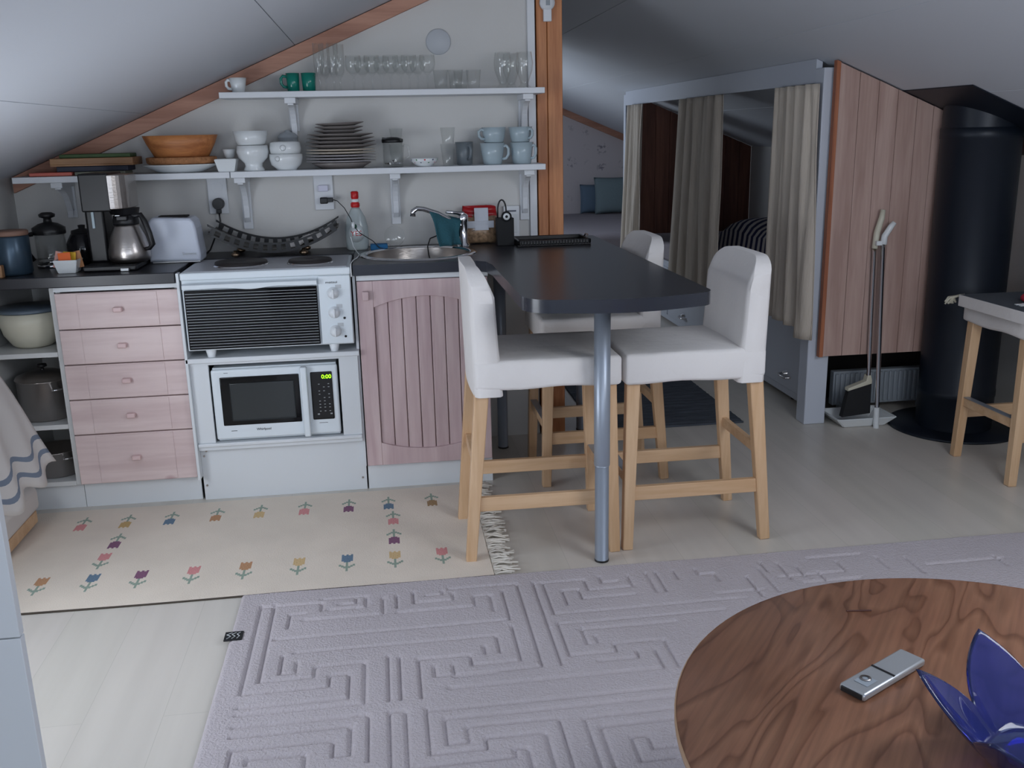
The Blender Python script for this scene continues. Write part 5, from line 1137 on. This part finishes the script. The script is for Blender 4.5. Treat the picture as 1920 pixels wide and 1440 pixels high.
# broom and long-handled dustpan
t = thing('broom', 'grey-white broom with a black brush standing by the pine panel', 'broom', (3.13, -.19, 0))
B().tube([(3.112, -.190, .235), (3.092, -.195, .83)], .009, 12).obj('pole', MCHROME, t)
q = B(); q.tube([(3.092, -.195, .83), (3.096, -.197, .90), (3.112, -.20, .965), (3.116, -.20, 1.0)], [.013, .014, .013, .011], 10); q.obj('grip', MCREAM, t)
q = B(); q.prism([(3.012, .175), (3.127, .205), (3.127, .222), (3.119, .245), (3.104, .245), (3.098, .218), (3.012, .188)], 'y', -.20, -.165, bev=.002); q.obj('head', MCREAM, t)
q = B(); q.prism([(3.017, .178), (3.125, .206), (3.129, .062), (2.992, .050)], 'y', -.198, -.167); q.obj('bristles', MBLKM, t)
t = thing('dustpan', 'white dustpan with an upright chrome handle beneath the broom', 'dustpan', (3.13, -.15, 0))
q = B(); vs_ = []; 
def ring(x0_, x1_, y0_, y1_, z): return [(x0_, y0_, z), (x1_, y0_, z), (x1_, y1_, z), (x0_, y1_, z)]
vs_ = ring(3.00, 3.20, -.205, -.06, .001)+ring(2.955, 3.255, -.225, -.02, .045)+ring(2.97, 3.24, -.215, -.03, .045)+ring(3.01, 3.19, -.195, -.07, .006)
fs = [(3, 2, 1, 0), (12, 13, 14, 15)]
for a_ in (0, 4, 8):
    for k in range(4): fs.append((a_+k, a_+(k+1) % 4, a_+4+(k+1) % 4, a_+4+k))
q.add(vs_, fs); bmesh.ops.bevel(q.bm, geom=q.bm.edges[:], offset=.004, segments=2, affect='EDGES'); q.obj('pan', MPORC, t)
B().tube([(3.145, -.232, .0), (3.140, -.232, .10)], .013, 12).obj('socket', MPORC, t)
B().tube([(3.142, -.232, .10), (3.118, -.218, .86)], .010, 12).obj('pole', MCHROME, t)
q = B(); q.tube([(3.119, -.218, .85), (3.122, -.218, .885), (3.145, -.222, .925), (3.160, -.225, .945)], [.015, .014, .013, .011], 10); q.box((3.085, -.225, .845), (3.13, -.205, .865), bev=.003); q.obj('grip', MPORC, t)
# ================================================================ far room
t = thing('far_bed', 'grey covered bed against the wallpapered far wall', 'bed', (3.2, 5.4, 0))
q = B(); q.box((2.0, 4.25, .06), (3.84, 6.46, .40), bev=.01); q.obj('base', MBED, t)
q = B(); q.box((1.98, 4.2, .30), (3.86, 6.48, .465), bev=.05, seg=4); q.obj('bedspread', MBED, t)
def pillow(lab, x, y, z, w_, h_, mat, tilt):
    q = B(); n = 14; vs_ = []; fs = []
    for s_ in (1, -1):
        for i in range(n+1):
            for j in range(n+1):
                u, v_ = i/n*2-1, j/n*2-1; e_ = (1-u**4)*(1-v_**4)
                pin = 1-.06*(1-e_)*0
                vs_.append((x+w_/2*u*(1-.05*(1-v_*v_)), y+s_*.055*e_**.6, z+h_/2+h_/2*v_*(1-.05*(1-u*u))))
    k_ = n+1
    for s_ in range(2):
        o_ = s_*k_*k_
        for i in range(n):
            for j in range(n): fs.append((o_+i*k_+j, o_+(i+1)*k_+j, o_+(i+1)*k_+j+1, o_+i*k_+j+1))
    q.add(vs_, fs, True); bmesh.ops.remove_doubles(q.bm, verts=q.bm.verts[:], dist=1e-5); bmesh.ops.rotate(q.bm, verts=q.bm.verts[:], cent=(x, y, z), matrix=Matrix.Rotation(tilt, 3, 'X'))
    return q.obj('pillow', mat, label=lab, cat='pillow', recalc=True)
pillow('teal pillow leaning on the wallpapered wall', 3.50, 6.26, .468, .46, .40, MPILLT, -.15)
pillow('smaller blue pillow beside the teal one', 3.28, 6.375, .468, .30, .32, MPILLB, -.10)
